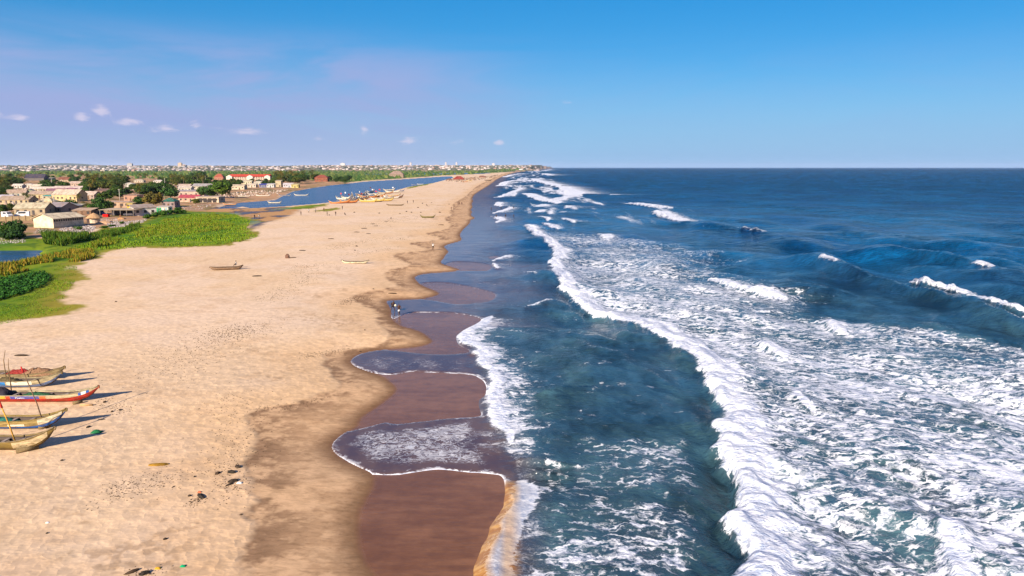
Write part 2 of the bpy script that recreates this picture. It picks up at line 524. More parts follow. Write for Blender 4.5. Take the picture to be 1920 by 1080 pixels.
def ground_tint(X, Y, sw, sdamp, grass, mud, town, marsh):
    n = len(X)
    nbig = fbm(X / 14., Y / 14., 4, 201, .6) + .5
    nmid = fbm(X / 3., Y / 3., 3, 205, .6) + .5
    one = np.ones(n)
    sand = lerp((0.63, 0.448, 0.285), (0.65, 0.478, 0.335), sstep(nbig, .35, .65))
    sand = lerp(sand, (0.62, 0.39, 0.20), sstep(sdamp, -9, -1) * .55)
    sand = lerp(sand, (0.45, 0.27, 0.14), sstep(nmid, .55, .75) * .25)
    # drifts of fine dark wrack in the sand
    wr = sstep(fbm(X / 7., Y / 5., 4, 211, .65), .10, .2) * sstep(sdamp, -16, -7) * (1 - sstep(sdamp, -3.5, -.5))
    sand = lerp(sand, (0.28, 0.165, 0.085), wr * sstep(fbm(X / .5, Y / .5, 2, 213), -.02, .12) * .4)
    e = fbm(X / 1.4, Y / 1.4, 3, 215) * 1.3
    dm = sstep(sdamp + e, -.25, .45)
    band = fbm(X / 1.6, Y / 1.4, 5, 221, .68)
    dc = lerp((0.54, 0.345, 0.195), (0.43, 0.265, 0.145), sstep(band, -.1, .15))
    dc = lerp(dc, (0.20, 0.115, 0.065), sstep(-sdamp, -4.5, -.3) * sstep(band, -.10, .12) * .75)
    dc = lerp(dc, (0.17, 0.09, 0.045), sstep(sw, -2.0, -.05) * .85)
    col = lerp(sand, dc, dm)
    wst = fbm(X / 2.5, Y / .6, 4, 231, .65) + .8 * fbm(X / 6, Y / 4, 2, 233)
    wm = sstep(sw + e * .15, -.40, .30)
    wc = lerp((0.150, 0.063, 0.025), (0.205, 0.092, 0.040), sstep(wst, -.25, .25))
    col = lerp(col, wc, wm)
    ge = fbm(X / 5., Y / 5., 4, 241, .65) * 9
    mm = sstep(marsh + ge * 2, -3, 6)
    ln = fbm(X / 240., Y / 420., 5, 251, .6)
    mc = lerp((0.085, 0.155, 0.022), (0.19, 0.205, 0.04), sstep(ln, -.1, .1))
    mc = lerp(mc, (0.035, 0.075, 0.016), sstep(fbm(X / 70., Y / 110., 4, 255, .65), .02, .14))
    mc = lerp(mc, (0.30, 0.24, 0.15), sstep(ln, .17, .26) * .7)
    col = lerp(col, mc, mm)
    fr = sstep(Y, 2500, 3300) * sstep(-sw, 15, 30)
    fc = lerp((0.085, 0.10, 0.055), (0.33, 0.22, 0.15), sstep(fbm(X / 130., Y / 200., 4, 261, .65), -.02, .1))
    col = lerp(col, fc, fr)
    tm = sstep(town + ge, -2, 2)
    tc = lerp((0.44, 0.25, 0.13), (0.33, 0.20, 0.12), sstep(nbig, .35, .65))
    tc = lerp(tc, (0.12, 0.115, 0.03), sstep(fbm(X / 16., Y / 16., 4, 265, .65), .04, .13) * .85)
    col = lerp(col, tc, tm)
    um = sstep(mud + ge * .6, -2, 2)
    mst = fbm(X / 7., Y / 18., 4, 271, .6)
    col = lerp(col, lerp((0.42, 0.235, 0.105), (0.085, 0.05, 0.03), sstep(mst, -.03, .09)), um)
    gm = sstep(grass + ge * .8, -.6, 1.2)
    gn = fbm(X / 11., Y / 20., 4, 281, .6)
    gc = lerp((0.065, 0.155, 0.007), (0.17, 0.225, 0.011), sstep(gn, -.12, .12))
    gc = lerp(gc, (0.045, 0.105, 0.008), sstep(nmid, .5, .72) * .8)
    gc = lerp(gc, (0.29, 0.21, 0.03), sstep(-grass, -6, -.5) * .7)
    col = lerp(col, gc, gm)
    land = np.maximum.reduce([gm, tm, mm, fr])
    wet = np.maximum(wm * (1 - land), um * sstep(mst, 0, .1) * .8)
    dry = (1 - .85 * dm) * (1 - wm) * (1 - .3 * land)
    return col, wet, dm * (1 - wm) * (1 - land), dry


GX, GY, GF, _ = fan_grid(-760, 1066, 2.2, ROWS)
g_sd = sea_sd(GX, GY)
g_damp = seg_dist(GX, GY, DAMPW)
_o = np.argsort(DAMPW[:, 1])
g_damp = np.where(GX > np.interp(GY, DAMPW[_o, 1], DAMPW[_o, 0]), g_damp, -g_damp)
g_lag = np.maximum(np.maximum(poly_sd(GX, GY, POND, 30), poly_sd(GX, GY, LAGOON, 30)), poly_sd(GX, GY, LAGOON2, 30))
g_grass = np.maximum.reduce([poly_sd(GX, GY, q, 40) for q in (GRASS, GRASS2, GRASS3, GRASS4)])
g_z = ground_z(GX, GY, g_sd, g_lag)
g_z -= 1.2 * sstep(np.minimum(g_sd, -np.maximum.reduce([poly_sd(GX, GY, q, 40) for q in PATCHW])), .8, 3.5)
keep = (g_sd[GF].min(1) < 14)
GF2 = GF[keep]
used = np.unique(GF2)
remap = np.full(len(GX), -1)
remap[used] = np.arange(len(used))
gme = mesh_np('ground', np.stack([GX, GY, g_z], 1)[used], remap[GF2], ground_material(), True)
g_tint, g_wet, g_dm, g_dry = ground_tint(GX[used], GY[used], g_sd[used], g_damp[used], g_grass[used], poly_sd(GX, GY, MUD, 40)[used], poly_sd(GX, GY, TOWN, 60)[used], poly_sd(GX, GY, MARSH, 60)[used])
set_col(gme, 'tint', g_tint)
for nm, arr in (('wetness', g_wet), ('dampness', g_dm), ('dryness', g_dry * (1 - .75 * sstep(GY[used], 45, 130)))):
    set_attr(gme, nm, arr)
ground = tag(link('ground', gme), kind='structure')


_RY = np.array([float(unp(960, r)[1]) for r in ROWS])
_GZ = g_z.reshape(len(ROWS), -1)


def gz(x, y):
    """ground height at a point, from the ground grid"""
    fy = min(max(np.interp(y, _RY, np.arange(len(_RY))), 0), len(_RY) - 1.001)
    fx = ((x / (y * math.cos(PITCH) + CAM_H * math.sin(PITCH))) * FPX + 960 + 760) / 2.2
    fx = min(max(fx, 0), _GZ.shape[1] - 1.001)
    i, j = int(fy), int(fx)
    u, v = fy - i, fx - j
    return float((_GZ[i, j] * (1 - v) + _GZ[i, j + 1] * v) * (1 - u) + (_GZ[i + 1, j] * (1 - v) + _GZ[i + 1, j + 1] * v) * u)


def G(px, py):
    """the point of the ground seen at a pixel"""
    z = 0.9
    for _ in range(4):
        v = U(px, py, z)
        z = gz(v.x, v.y)
    v = U(px, py, z)
    v.z = z
    return v


# ------------------------------------------------------------------ sea
def crest_x(pts, Y, z=0.0):
    w = W2(pts, z)
    o = np.argsort(w[:, 1])
    return w[o, 0], w[o, 1]


# front line (top to bottom), roll width m, tail m, roll height m, strength, end taper m
F1 = [(948, 586), (920, 590), (897, 603), (872, 617), (853, 629), (855, 644), (884, 655), (891, 672), (890, 690), (903, 706), (912, 720), (897, 747), (904, 778), (930, 818), (938, 848), (956, 864)]
F2 = [(981, 422), (990, 438), (1007, 451), (1030, 466), (1040, 475), (1031, 492), (1026, 506), (1041, 524), (1048, 537), (1053, 550), (1069, 557), (1074, 568), (1100, 588), (1142, 601),
      (1196, 622), (1251, 653), (1309, 696), (1331, 729), (1340, 769), (1347, 800), (1342, 849), (1366, 893), (1364, 947), (1358, 982), (1372, 1004), (1367, 1049), (1353, 1080), (1340, 1200)]
CRESTS = [
    # pts, width, tail, height, strength
    (F1, 1.6, 4.5, 0.28, 1.0),
    (F2, 2.7, 4.0, 0.75, 1.0),
    ([(947, 893), (947, 930), (946, 955), (918, 983), (920, 1002), (900, 1033), (889, 1064), (893, 1100), (930, 1190)], 2.1, 0.9, 0.30, 0.0),
    ([(1164, 382), (1180, 385), (1215, 390), (1262, 393)], 7, 6, 1.1, 1.0),
    ([(1217, 398), (1225, 404), (1240, 411), (1268, 417), (1292, 419)], 6, 9, 1.2, 1.0),
    ([(1312, 523), (1345, 533), (1390, 547), (1430, 560), (1492, 572)], 2.6, 5, 0.8, .95),
    ([(1526, 501), (1540, 507), (1562, 513)], 1.8, 2, 1.0, .9),
    ([(1697, 547), (1740, 559), (1790, 571), (1815, 577)], 2.6, 3, 1.1, 1.0),
    ([(1788, 577), (1830, 589), (1880, 602), (1935, 618), (2010, 640)], 2.4, 10, 1.0, 1.0),
    ([(1895, 611), (1930, 626), (2000, 650)], 2.0, 4, 0.8, .9),
    ([(1804, 507), (1830, 514), (1862, 523)], 2.4, 3, 1.0, .95),
    ([(1374, 432), (1400, 437), (1437, 444)], 2.4, 3, 0.9, .55),
    ([(1546, 598), (1549, 615), (1565, 628), (1592, 637)], 1.8, 3, 0.6, .95),
    ([(1408, 645), (1425, 658), (1450, 670), (1472, 684)], 1.4, 3, 0.5, .9),
    ([(1473, 735), (1480, 755), (1500, 778), (1522, 796)], 1.2, 2.4, 0.5, .9),
    ([(1730, 965), (1742, 1000), (1752, 1040), (1768, 1085), (1790, 1180)], 1.2, 2.4, 0.5, .9),
    # farther breakers
    ([(992, 335), (1000, 340), (1022, 346), (1040, 350)], 10, 30, .9, 1.0),
    ([(1041, 350), (1050, 358), (1065, 365), (1095, 367), (1140, 366)], 12, 30, 1.0, 1.0),
    ([(973, 363), (990, 370), (1003, 376), (1024, 381), (1040, 384)], 8, 8, .7, .9),
    ([(1027, 380), (1037, 376), (1052, 371), (1062, 369)][::-1], 8, 6, .7, .9),
    ([(928, 350), (940, 342), (962, 338)][::-1], 9, 22, .4, .85),
    ([(924, 372), (942, 366), (968, 356), (972, 352)][::-1], 5, 12, .3, .8),
    ([(930, 379), (925, 386), (940, 389)], 4, 12, .3, .8),
    ([(920, 402), (930, 398), (945, 393), (952, 388)][::-1], 3, 7, .3, .9),
    ([(926, 420), (930, 413), (921, 405)][::-1], 3, 6, .3, .85),
    ([(1002, 390), (1006, 386), (1018, 384)][::-1], 5, 10, .5, .9),
    ([(1000, 400), (1005, 397), (1012, 394)][::-1], 4, 7, .4, .8),
    ([(1053, 393), (1062, 387)][::-1], 5, 22, .6, .7),
    ([(1040, 402), (1052, 398)][::-1], 4, 16, .4, .5),
    ([(1048, 410), (1055, 415), (1072, 420)], 3.5, 9, .5, .8),
    ([(1000, 408), (1012, 412), (1026, 418)], 3, 4, .5, .8),
    ([(1009, 419), (1020, 425), (1038, 434)], 3, 4, .5, .9),
    ([(1120, 440), (1128, 446), (1140, 452)], 2.6, 5, .4, .7),
    ([(960, 341), (975, 338), (985, 334)][::-1], 10, 40, .4, .6),
    ([(935, 333), (955, 328), (978, 325)][::-1], 14, 60, .4, .7),
    ([(1012, 325), (1020, 328), (1028, 330)], 20, 80, .6, .8),
    ([(980, 322.5), (1010, 320.5), (1030, 318)][::-1], 30, 120, .5, .7),
    ([(965, 352), (985, 349), (1000, 346)][::-1], 7, 30, .4, .45),
    ([(922, 490), (930, 484), (948, 480), (960, 478)][::-1], 1.6, 4, .3, .9),
    ([(925, 507), (924, 500), (921, 493)][::-1], 1.2, 3.5, .3, .8),
    ([(968, 513), (985, 518), (1006, 525)], 0.9, 0.8, .35, .7),
    ([(972, 581), (1000, 573), (1036, 564)][::-1], 1.0, 1.0, .45, .75),
]
# unbroken swell ridges: (pts, height, half width)
SWELLS = [
    ([(1470, 482), (1527, 502), (1590, 522), (1700, 555), (1790, 582), (1895, 622), (2010, 668), (2150, 730)], 1.5, 2.3),
    ([(1600, 465), (1700, 480), (1805, 507), (1900, 532), (2050, 565)], 1.1, 3.0),
    ([(1340, 428), (1440, 446), (1530, 470)], .9, 4.5),
    ([(1390, 547), (1492, 566), (1540, 556)], .9, 2.2),
    ([(1500, 430), (1650, 446), (1800, 470), (2000, 500)], .8, 6),
    ([(1268, 417), (1320, 428), (1380, 436)], 1.0, 5),
    ([(1000, 748), (1060, 737), (1135, 733)][::-1], .38, 0.9),
    ([(958, 866), (1000, 872), (1050, 880)], .42, 0.7),
    ([(985, 892), (1040, 902)], .4, 0.6),
    ([(1640, 610), (1760, 632), (1900, 668)], .5, 2.0),
    ([(1150, 352), (1300, 372), (1500, 392), (1700, 410), (2000, 440)], .7, 10),
]


def sea_material():
    m, b, p, out = new_mat('sea_water')
    pos = b.n('ShaderNodeNewGeometry').outputs['Position']
    foam, roll, turb, shal = b.attr('foam'), b.attr('roll'), b.attr('turbid'), b.attr('shallow')
    dist = b.attr('dist')
    col = b.n('ShaderNodeAttribute', attribute_name='tint').outputs['Color']
    # foam pattern: warped cells with dark holes, threads between
    wv = b.n('ShaderNodeTexNoise', ins={'Vector': pos, 'Scale': 0.8, 'Detail': 3.0, 'Roughness': 0.6})
    wp = b.vm('ADD', pos, b.vm('MULTIPLY', b.vm('SUBTRACT', wv.outputs[1], (0.5, 0.5, 0.5)), (2.4, 2.4, 0.0)))
    wp = b.map(wp, (0.75, 1.45, 1.0))
    cell = b.vor(wp, 0.95, 'F1').outputs['Distance']
    cell2 = b.vor(wp, 2.6, 'F1').outputs['Distance']
    fb = b.noise(wp, 1.9, 5.0, 0.7)
    pat = b.m('ADD', b.m('MULTIPLY', cell, 0.36), b.m('MULTIPLY', cell2, 0.30))
    pat = b.m('ADD', pat, b.m('MULTIPLY', fb, 0.95))
    pat = b.m('SUBTRACT', pat, 0.34)
    thr = b.m('SUBTRACT', 0.98, b.m('MULTIPLY', foam, 0.95))
    fm = b.ss(b.m('SUBTRACT', pat, thr), -0.09, 0.17)
    edge, lipa = b.attr('edge'), b.attr('lip')
    lw = b.m('MAXIMUM', 0.012, b.m('MULTIPLY', b.m('SUBTRACT', fb, 0.34), 0.34))
    lip = b.m('MULTIPLY', b.ss(edge, lw, b.m('MULTIPLY', lw, 2.2), 1.0, 0.0), lipa)
    lip2 = b.m('MULTIPLY', b.ss(b.m('SUBTRACT', pat, b.m('MULTIPLY', edge, 0.55)), 0.30, 0.55), b.m('MULTIPLY', lipa, 0.6))
    fm = b.m('MAXIMUM', fm, b.ss(b.m('ADD', roll, b.m('MULTIPLY', b.m('SUBTRACT', fb, 0.5), 0.7)), 0.32, 0.7))
    net = b.vor(b.vm('MULTIPLY', wp, (1.6, 1.6, 1.0)), 1.5, 'DISTANCE_TO_EDGE').outputs['Distance']
    netm = b.m('MULTIPLY', b.ss(net, 0.02, b.m('ADD', 0.05, b.m('MULTIPLY', fb, 0.16)), 1.0, 0.0), b.ss(b.m('ADD', foam, b.m('MULTIPLY', b.m('SUBTRACT', fb, 0.5), 0.9)), 0.22, 0.62))
    netm = b.m('MULTIPLY', netm, b.m('MULTIPLY', shal, 0.75))
    fm = b.m('MAXIMUM', b.m('MULTIPLY', fm, b.m('SUBTRACT', 1.0, b.m('MULTIPLY', shal, b.ss(roll, 0.1, 0.4, 0.55, 0.0)))), netm)
    fmx = b.m('MULTIPLY', fm, b.ss(foam, 0.0, 0.08))
    fmx = b.m('MAXIMUM', fmx, b.m('MAXIMUM', lip, lip2))
    fcol = b.mix(b.ss(b.m('ADD', fb, b.m('MULTIPLY', cell2, 0.25)), 0.40, 0.80), (0.36, 0.42, 0.55), (0.74, 0.74, 0.76))
    fcol = b.mix(b.m('MULTIPLY', turb, 0.8), fcol, (0.60, 0.38, 0.16))
    col = b.mix(fmx, col, fcol)
    b.t.links.new(col, p.inputs['Base Color'])
    r0 = b.m('ADD', b.ss(dist, 60.0, 500.0, 0.07, 0.32), b.m('MULTIPLY', fmx, 0.7), clamp=True)
    b.t.links.new(r0, p.inputs['Roughness'])
    p.inputs['IOR'].default_value = 1.33
    sp = b.ss(dist, 50.0, 800.0, 0.34, 0.03)
    b.t.links.new(b.m('MULTIPLY', sp, b.m('SUBTRACT', 1.0, b.m('MULTIPLY', fmx, 0.7))), p.inputs['Specular IOR Level'])
    # ripples: small near, coarse far; foam is rough
    rv = b.map(pos, (0.75, 1.0, 1.0), rot=(0, 0, 0.25))
    rA = b.noise(rv, 1.8, 4.0, 0.62)
    rB = b.noise(rv, 0.28, 3.0, 0.6)
    calm = b.m('SUBTRACT', 1.0, b.m('MULTIPLY', shal, 0.93))
    aA = b.m('MULTIPLY', b.m('MULTIPLY', b.ss(dist, 60.0, 260.0, 0.30, 0.30), b.m('SUBTRACT', 1.0, b.m('MULTIPLY', foam, 0.75))), calm)
    aA = b.m('ADD', aA, b.m('MULTIPLY', foam, 0.05))
    aA = b.m('ADD', aA, b.m('MULTIPLY', roll, 0.13))
    aB = b.m('MULTIPLY', b.m('MULTIPLY', b.ss(dist, 30.0, 300.0, 0.14, 3.0), b.m('SUBTRACT', 1.0, b.m('MULTIPLY', foam, 0.8))), calm)
    h = b.m('ADD', b.m('MULTIPLY', rA, aA), b.m('MULTIPLY', rB, aB))
    bp = b.n('ShaderNodeBump', ins={'Strength': 1.0, 'Distance': 1.0, 'Height': h})
    b.t.links.new(bp.outputs[0], p.inputs['Normal'])
    return m


SX, SY, SF, SPY = fan_grid(560, 2480, 2.0, ROWS)
s_sd = sea_sd(SX, SY)
_oo = np.argsort(WLW[:, 1])
offx = SX - np.interp(SY, WLW[_oo, 1], WLW[_oo, 0])
wob = fbm(SX / 1.3, SY / 1.3, 3, 31) * 0.5
s_patch = np.maximum.reduce([poly_sd(SX, SY, q, 40) for q in PATCHW])
s_w = np.minimum(s_sd, -s_patch) + wob * 0.35            # > 0 where water stands
pix = pxm(SY)                                            # metres per photograph pixel
rowstep = SY * SY / (CAM_H * FPX) * 1.9
foam = np.zeros(SX.shape)
roll = np.zeros(SX.shape)
zw = np.zeros(SX.shape)
edge_n = fbm(SX / 2.6, SY / 3.2, 2, 41, .5) * 1.1
edge_b = fbm(SX / 9.0, SY / 16.0, 3, 43)


def along(pts, Y):
    w = W2(pts)
    o = np.argsort(w[:, 1])
    xs, ys = w[o, 0], w[o, 1]
    return np.interp(Y, ys, xs), ys[0], ys[-1]


for k, (pts, wd, tail, hh, st) in enumerate(CRESTS):
    cx, y0, y1 = along(pts, SY)
    L = y1 - y0
    sel = (SY > y0 - 1) & (SY < y1 + 1) & (SX > cx - 12 - wd * 2) & (SX < cx + wd * 3 + tail * 4 + 10)
    if not sel.any():
        continue
    X, Y = SX[sel], SY[sel]
    tap = min(L * .3, 10.0 + wd)
    e = sstep(Y, y0, y0 + tap * (0.15 if k in (1, 2) else 1)) * sstep(-Y, -y1, -y1 + tap)
    jag = edge_n[sel] * min(wd * .9, 2.6) + edge_b[sel] * wd * .5
    s = X - cx[sel] + jag
    ww = wd * (0.35 + 0.65 * e) * (0.8 + 1.0 * (edge_b[sel] + .25))
    core = sstep(s, 0.0, 0.7) * (1 - sstep(s, ww * .75, ww * 1.5)) * sstep(e, 0.0, .25)
    tl = sstep(s, -0.5, 0.5) * np.exp(-np.maximum(s - ww, 0) / max(tail, .1)) * sstep(e, 0.0, .5)
    fo = np.maximum(core * 1.0, tl * .74) * st
    foam[sel] = np.maximum(foam[sel], fo)
    roll[sel] = np.maximum(roll[sel], core * st)
    # the rolling front: a steep lumpy face, a long back
    prof = sstep(s, -0.4 - .1 * wd, 0.4 + 0.25 * wd) * np.exp(-np.maximum(s - .3 * wd, 0) ** 2 / (2 * (1.1 * wd) ** 2))
    lump = 1 + 0.8 * fbm(X / 1.0, Y / 1.2, 2, 60 + k) + .5 * edge_n[sel]
    zw[sel] += hh * prof * e * lump
for k, (pts, hh, hw) in enumerate(SWELLS):
    cx, y0, y1 = along(pts, SY)
    s = SX - cx + edge_b * hw * .8
    e = sstep(SY, y0, y0 + (y1 - y0) * .3) * sstep(-SY, -y1, -y1 + (y1 - y0) * .3)
    q = np.where(s < 0, np.exp(-(s / hw) ** 2 * 1.4), np.exp(-(s / (hw * 2.2)) ** 2))
    zw += hh * q * e * (1 + .6 * edge_n)

# the wide sheet of spent foam behind the main front
f2x, f2y0, f2y1 = along(F2, SY)
R_EDGE = [(1040, 424), (1120, 438), (1240, 455), (1330, 472), (1385, 490), (1392, 515), (1420, 535), (1500, 565), (1580, 596), (1720, 622), (1880, 640), (2060, 690), (2300, 760), (2600, 900), (3200, 1200)]
rx, ry0, ry1 = along(R_EDGE, SY)
beh = SX - f2x
inn = sstep(beh, 0.0, 1.2) * sstep(rx + edge_b * 16 + edge_n * 7 - SX, -2.5, 4.0) * sstep(SY, 20, 22) * (1 - sstep(SY, f2y1 - 45, f2y1 - 8))
big = fbm(SX / 11.0, SY / 9.0, 4, 77, .6)
wid = np.maximum(rx - f2x, 1)
dens = 0.585 + 0.36 * big + 0.10 * edge_n - 0.16 * sstep(beh / wid, 0.55, 1.0)
dens -= 0.12 * sstep(SY, 90, 240)
foam = np.maximum(foam, inn * np.clip(dens, 0.18, 0.86))
# thin threads in the trough between the shore break and the main front
f1x = np.interp(SY, *[a[np.argsort(W2(F1)[:, 1])] for a in (W2(F1)[:, 1], W2(F1)[:, 0])])
tro = sstep(f2x - SX, 0.3, 3.0) * sstep(s_w, 0.5, 4.0) * (1 - sstep(SY, 110, 220))
nearf = 1 - sstep(SY, 36, 64)
foam = np.maximum(foam, tro * np.clip(0.20 + 0.55 * fbm(SX / 9, SY / 2.2, 4, 83, .6) + 0.25 * nearf, 0, .54))
sh = sstep(7.0 - (SX - f1x), 0, 6) * sstep(s_w, .3, 1.2) * (1 - sstep(SY, 56, 75))
foam = np.maximum(foam, sh * np.clip(.42 + .5 * fbm(SX / 3, SY / 2.5, 4, 85), 0, .62) * sstep(SX - f1x, -.2, .6))
# far surf: loose streaks parallel to the shore
farsurf = sstep(SY, 180, 330) * sstep(offx, 8, 25) * (1 - sstep(offx, 70, 130))
foam = np.maximum(foam, farsurf * np.clip(fbm(SX / 9.0, SY / 70.0, 4, 91, .6) * 3.2 + .16, 0, .8))

# swash: thin sheets over the sand
swash = 1 - sstep(SX - f1x + 0.4, -1.0, 3.5)
swash = np.where(SY > 90, np.maximum(1 - sstep(s_sd + edge_b * 8, 5, 22), 0) , swash)
swash = np.clip(swash, 0, 1)
T1 = W2([(619, 837), (647, 808), (724, 790), (744, 797), (849, 784), (905, 778), (940, 850), (950, 890), (870, 885), (800, 882), (740, 891), (662, 873)])
T2 = W2([(655, 681), (700, 664), (790, 668), (890, 668), (895, 704), (802, 698), (740, 704), (690, 697)])
t1, t2 = poly_sd(SX, SY, T1, 20), poly_sd(SX, SY, T2, 20)
fl = fbm(SX / 1.6, SY / 3.0, 4, 95, .6)
foam = np.maximum(foam, sstep(t1, 0.2, 2.2) * np.clip(.47 + .4 * fl, 0, .62))
foam = np.maximum(foam, sstep(t2, 0.0, 2.0) * np.clip(.32 + .5 * fl, 0, .6))
# bright lip along the edge of each sheet (not on the seaward side)
lipm = sstep(f1x + 0.5 - SX, -.5, .5) * (1 - sstep(SY, 75, 150))
lipn = fbm(SX / 4.0, SY / 4.0, 3, 98)
strong = np.zeros(SX.shape)
for q in PATCHW[:4]:
    cy_ = (q[:, 1].max() + q[:, 1].min()) / 2
    pd = poly_sd(SX, SY, q, 20)
    strong = np.maximum(strong, sstep(pd, -1.6, -.5) * sstep(SY, cy_ - .5, cy_ + 2))
lipm = lipm * np.maximum(sstep(lipn, -.1, .2) * .55, np.maximum(strong * sstep(lipn, -.42, -.1), sstep(t1, -1., -.2) * .8 * sstep(lipn, -.3, .1)))
# sand-laden collapsing water by the lowest wet patch
ox, oy0, oy1 = along(CRESTS[2][0], SY)
orz = sstep(SX - ox, -1.5, -.6) * (1 - sstep(SX - ox, 3.5, 4.5)) * (1 - sstep(SY, oy1 - 2.0, oy1 - .3))
os_ = s_w + edge_n * .25
tur = orz * (1 - sstep(os_, .55, 1.15)) * .9
foam = np.maximum(foam, orz * (sstep(os_, .5, .95) * (1 - sstep(os_, 1.3, 2.3)) * .86 + sstep(os_, .05, .4) * np.clip(.36 + .5 * fl, 0, .5)))
lipm = lipm * (1 - orz)
tur2 = sstep(SX - (f1x - .6), 0, .5) * (1 - sstep(SX - f1x, .0, .8)) * sstep(edge_b, -.1, .2) * (SY < 62) * .7
tur = np.maximum(tur, tur2)
swash = np.maximum(swash, tur * .5)

# wave field: many small trains, dropped where the grid cannot carry them
wv = np.zeros(SX.shape)
for i in range(90):
    lam = 0.9 * (34 / 0.9) ** (i / 89)
    th = math.pi + NR.normal(0.18, 0.55)
    kx, ky = 2 * math.pi / lam * math.cos(th), 2 * math.pi / lam * math.sin(th)
    a = 0.0105 * lam ** 0.86 * NR.uniform(.5, 1.2)
    keepw = sstep(lam / np.maximum(rowstep, pix * 2), 3.0, 7.0)
    wv += a * keepw * np.sin(kx * SX + ky * SY + NR.uniform(0, 6.28))
wv *= 0.6 + 1.6 * np.clip(fbm(SX / 30., SY / 30., 2, 101) + .3, 0, 1)
body = sstep(s_w, 2.0, 14.0) * (1 - swash * .9)
zsea = 0.05 + body * (wv * (1.0 - .65 * np.clip(foam, 0, 1)) + .30) + zw
thick = np.clip(s_w * 0.35, -0.5, 1.0)
zsea = np.where(thick < .04, np.minimum(thick, zsea), zsea)
zsea = np.where(s_w > 0, np.minimum(zsea, s_w * .5 + 0.0), zsea)
gl = ground_z(SX, SY, s_sd, np.full(SX.shape, -30.))
zsea = np.where(s_sd < 0, np.minimum(zsea, gl - .05), zsea)
kp = s_sd[SF].max(1) > -3
SF2 = SF[kp]
used = np.unique(SF2)
remap = np.full(len(SX), -1)
remap[used] = np.arange(len(used))
sme = mesh_np('sea', np.stack([SX, SY, zsea], 1)[used], remap[SF2], sea_material(), True)
_d = np.hypot(SX, SY)
tn = fbm(SX / 22., SY / 30., 3, 301)
deep = lerp((0.0, 0.026, 0.085), (0.0, 0.046, 0.118), sstep(tn, -.2, .2))
midc = lerp((0.016, 0.046, 0.072), (0.026, 0.062, 0.076), sstep(fbm(SX / 3., SY / 3., 3, 305), -.15, .2))
wcol = lerp(midc, deep, sstep(_d, 70, 200))
chop_shade = fbm(SX / 2.6, SY / 4.5, 5, 303, .75) + .7 * fbm(SX / 14., SY / 9., 3, 304) * sstep(_d, 60, 150)  # light and dark of the small waves, painted into the water colour as streaks
wcol = wcol * (1 + np.clip(chop_shade * 2.6, -.62, .95))[:, None]
wcol = lerp(wcol, lerp((0.075, 0.046, 0.05), (0.115, 0.070, 0.06), sstep(fl, -.2, .2)), swash)
wcol = lerp(wcol, (0.10, 0.17, 0.21), sstep(foam, .15, .7) * .25 * (1 - swash))
wcol = lerp(wcol, lerp((0.34, 0.15, 0.03), (0.52, 0.29, 0.09), sstep(fbm(SX / .5, SY / .25, 3, 309), -.15, .2)), np.clip(tur, 0, 1))
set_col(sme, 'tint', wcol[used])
for nm, arr in (('foam', np.clip(foam, 0, 1)), ('roll', np.clip(roll, 0, 1)), ('shallow', swash), ('edge', np.clip(s_w, 0, 4)), ('lip', lipm), ('turbid', np.clip(tur, 0, 1)), ('dist', np.hypot(SX, SY))):
    set_attr(sme, nm, arr[used])
sea = tag(link('sea', sme), kind='structure')


# ------------------------------------------------------------------ lagoon and pond
def lagoon_material():
    m, b, p, out = new_mat('lagoon_water')
    pos = b.n('ShaderNodeNewGeometry').outputs['Position']
    p.inputs['Base Color'].default_value = (0.006, 0.026, 0.075, 1)
    p.inputs['Roughness'].default_value = 0.2
    p.inputs['Specular IOR Level'].default_value = 0.3
    p.inputs['IOR'].default_value = 1.33
    h = b.m('MULTIPLY', b.noise(b.map(pos, (0.35, 1, 1)), 0.7, 4.0, 0.6), 0.22)
    h = b.m('ADD', h, b.m('MULTIPLY', b.noise(b.map(pos, (0.2, 1, 1)), 0.08, 3.0), 1.4))
    bp = b.n('ShaderNodeBump', ins={'Strength': 0.8, 'Distance': 1.0, 'Height': h})
    b.t.links.new(bp.outputs[0], p.inputs['Normal'])
    return m


LM = lagoon_material()


def flat_water(name, poly, z, grow):
    c = poly.mean(0)
    bm = bmesh.new()
    vs = [bm.verts.new((float(x), float(y), z)) for x, y in smooth_poly(poly, 1, True)]
    f = bm.faces.new(vs)
    bm.normal_update()
    if f.normal.z < 0:
        f.normal_flip()
    bmesh.ops.triangulate(bm, faces=[f])
    me = bpy.data.meshes.new(name)
    bm.to_mesh(me)
    bm.free()
    me.materials.append(LM)
    return tag(link(name, me), kind='structure')


def grown(P, d):
    """push the outline outwards so that the bank, not the sheet, makes the edge"""
    P = np.asarray(P, float)
    a = np.roll(P, 1, 0)
    c = np.roll(P, -1, 0)
    t = c - a
    nrm = np.stack([t[:, 1], -t[:, 0]], 1)
    nrm /= np.linalg.norm(nrm, axis=1)[:, None] + 1e-9
    area = np.sum(P[:, 0] * c[:, 1] - c[:, 0] * P[:, 1])
    return P + nrm * d * (1 if area > 0 else -1)


pond = flat_water('pond', grown(POND, 1.2), 0.62, 0)
lagoon = flat_water('lagoon', grown(LAGOON, 1.2), 0.62, 0)
lagoon2 = flat_water('lagoon_channel', grown(LAGOON2, 1.5), 0.62, 0)
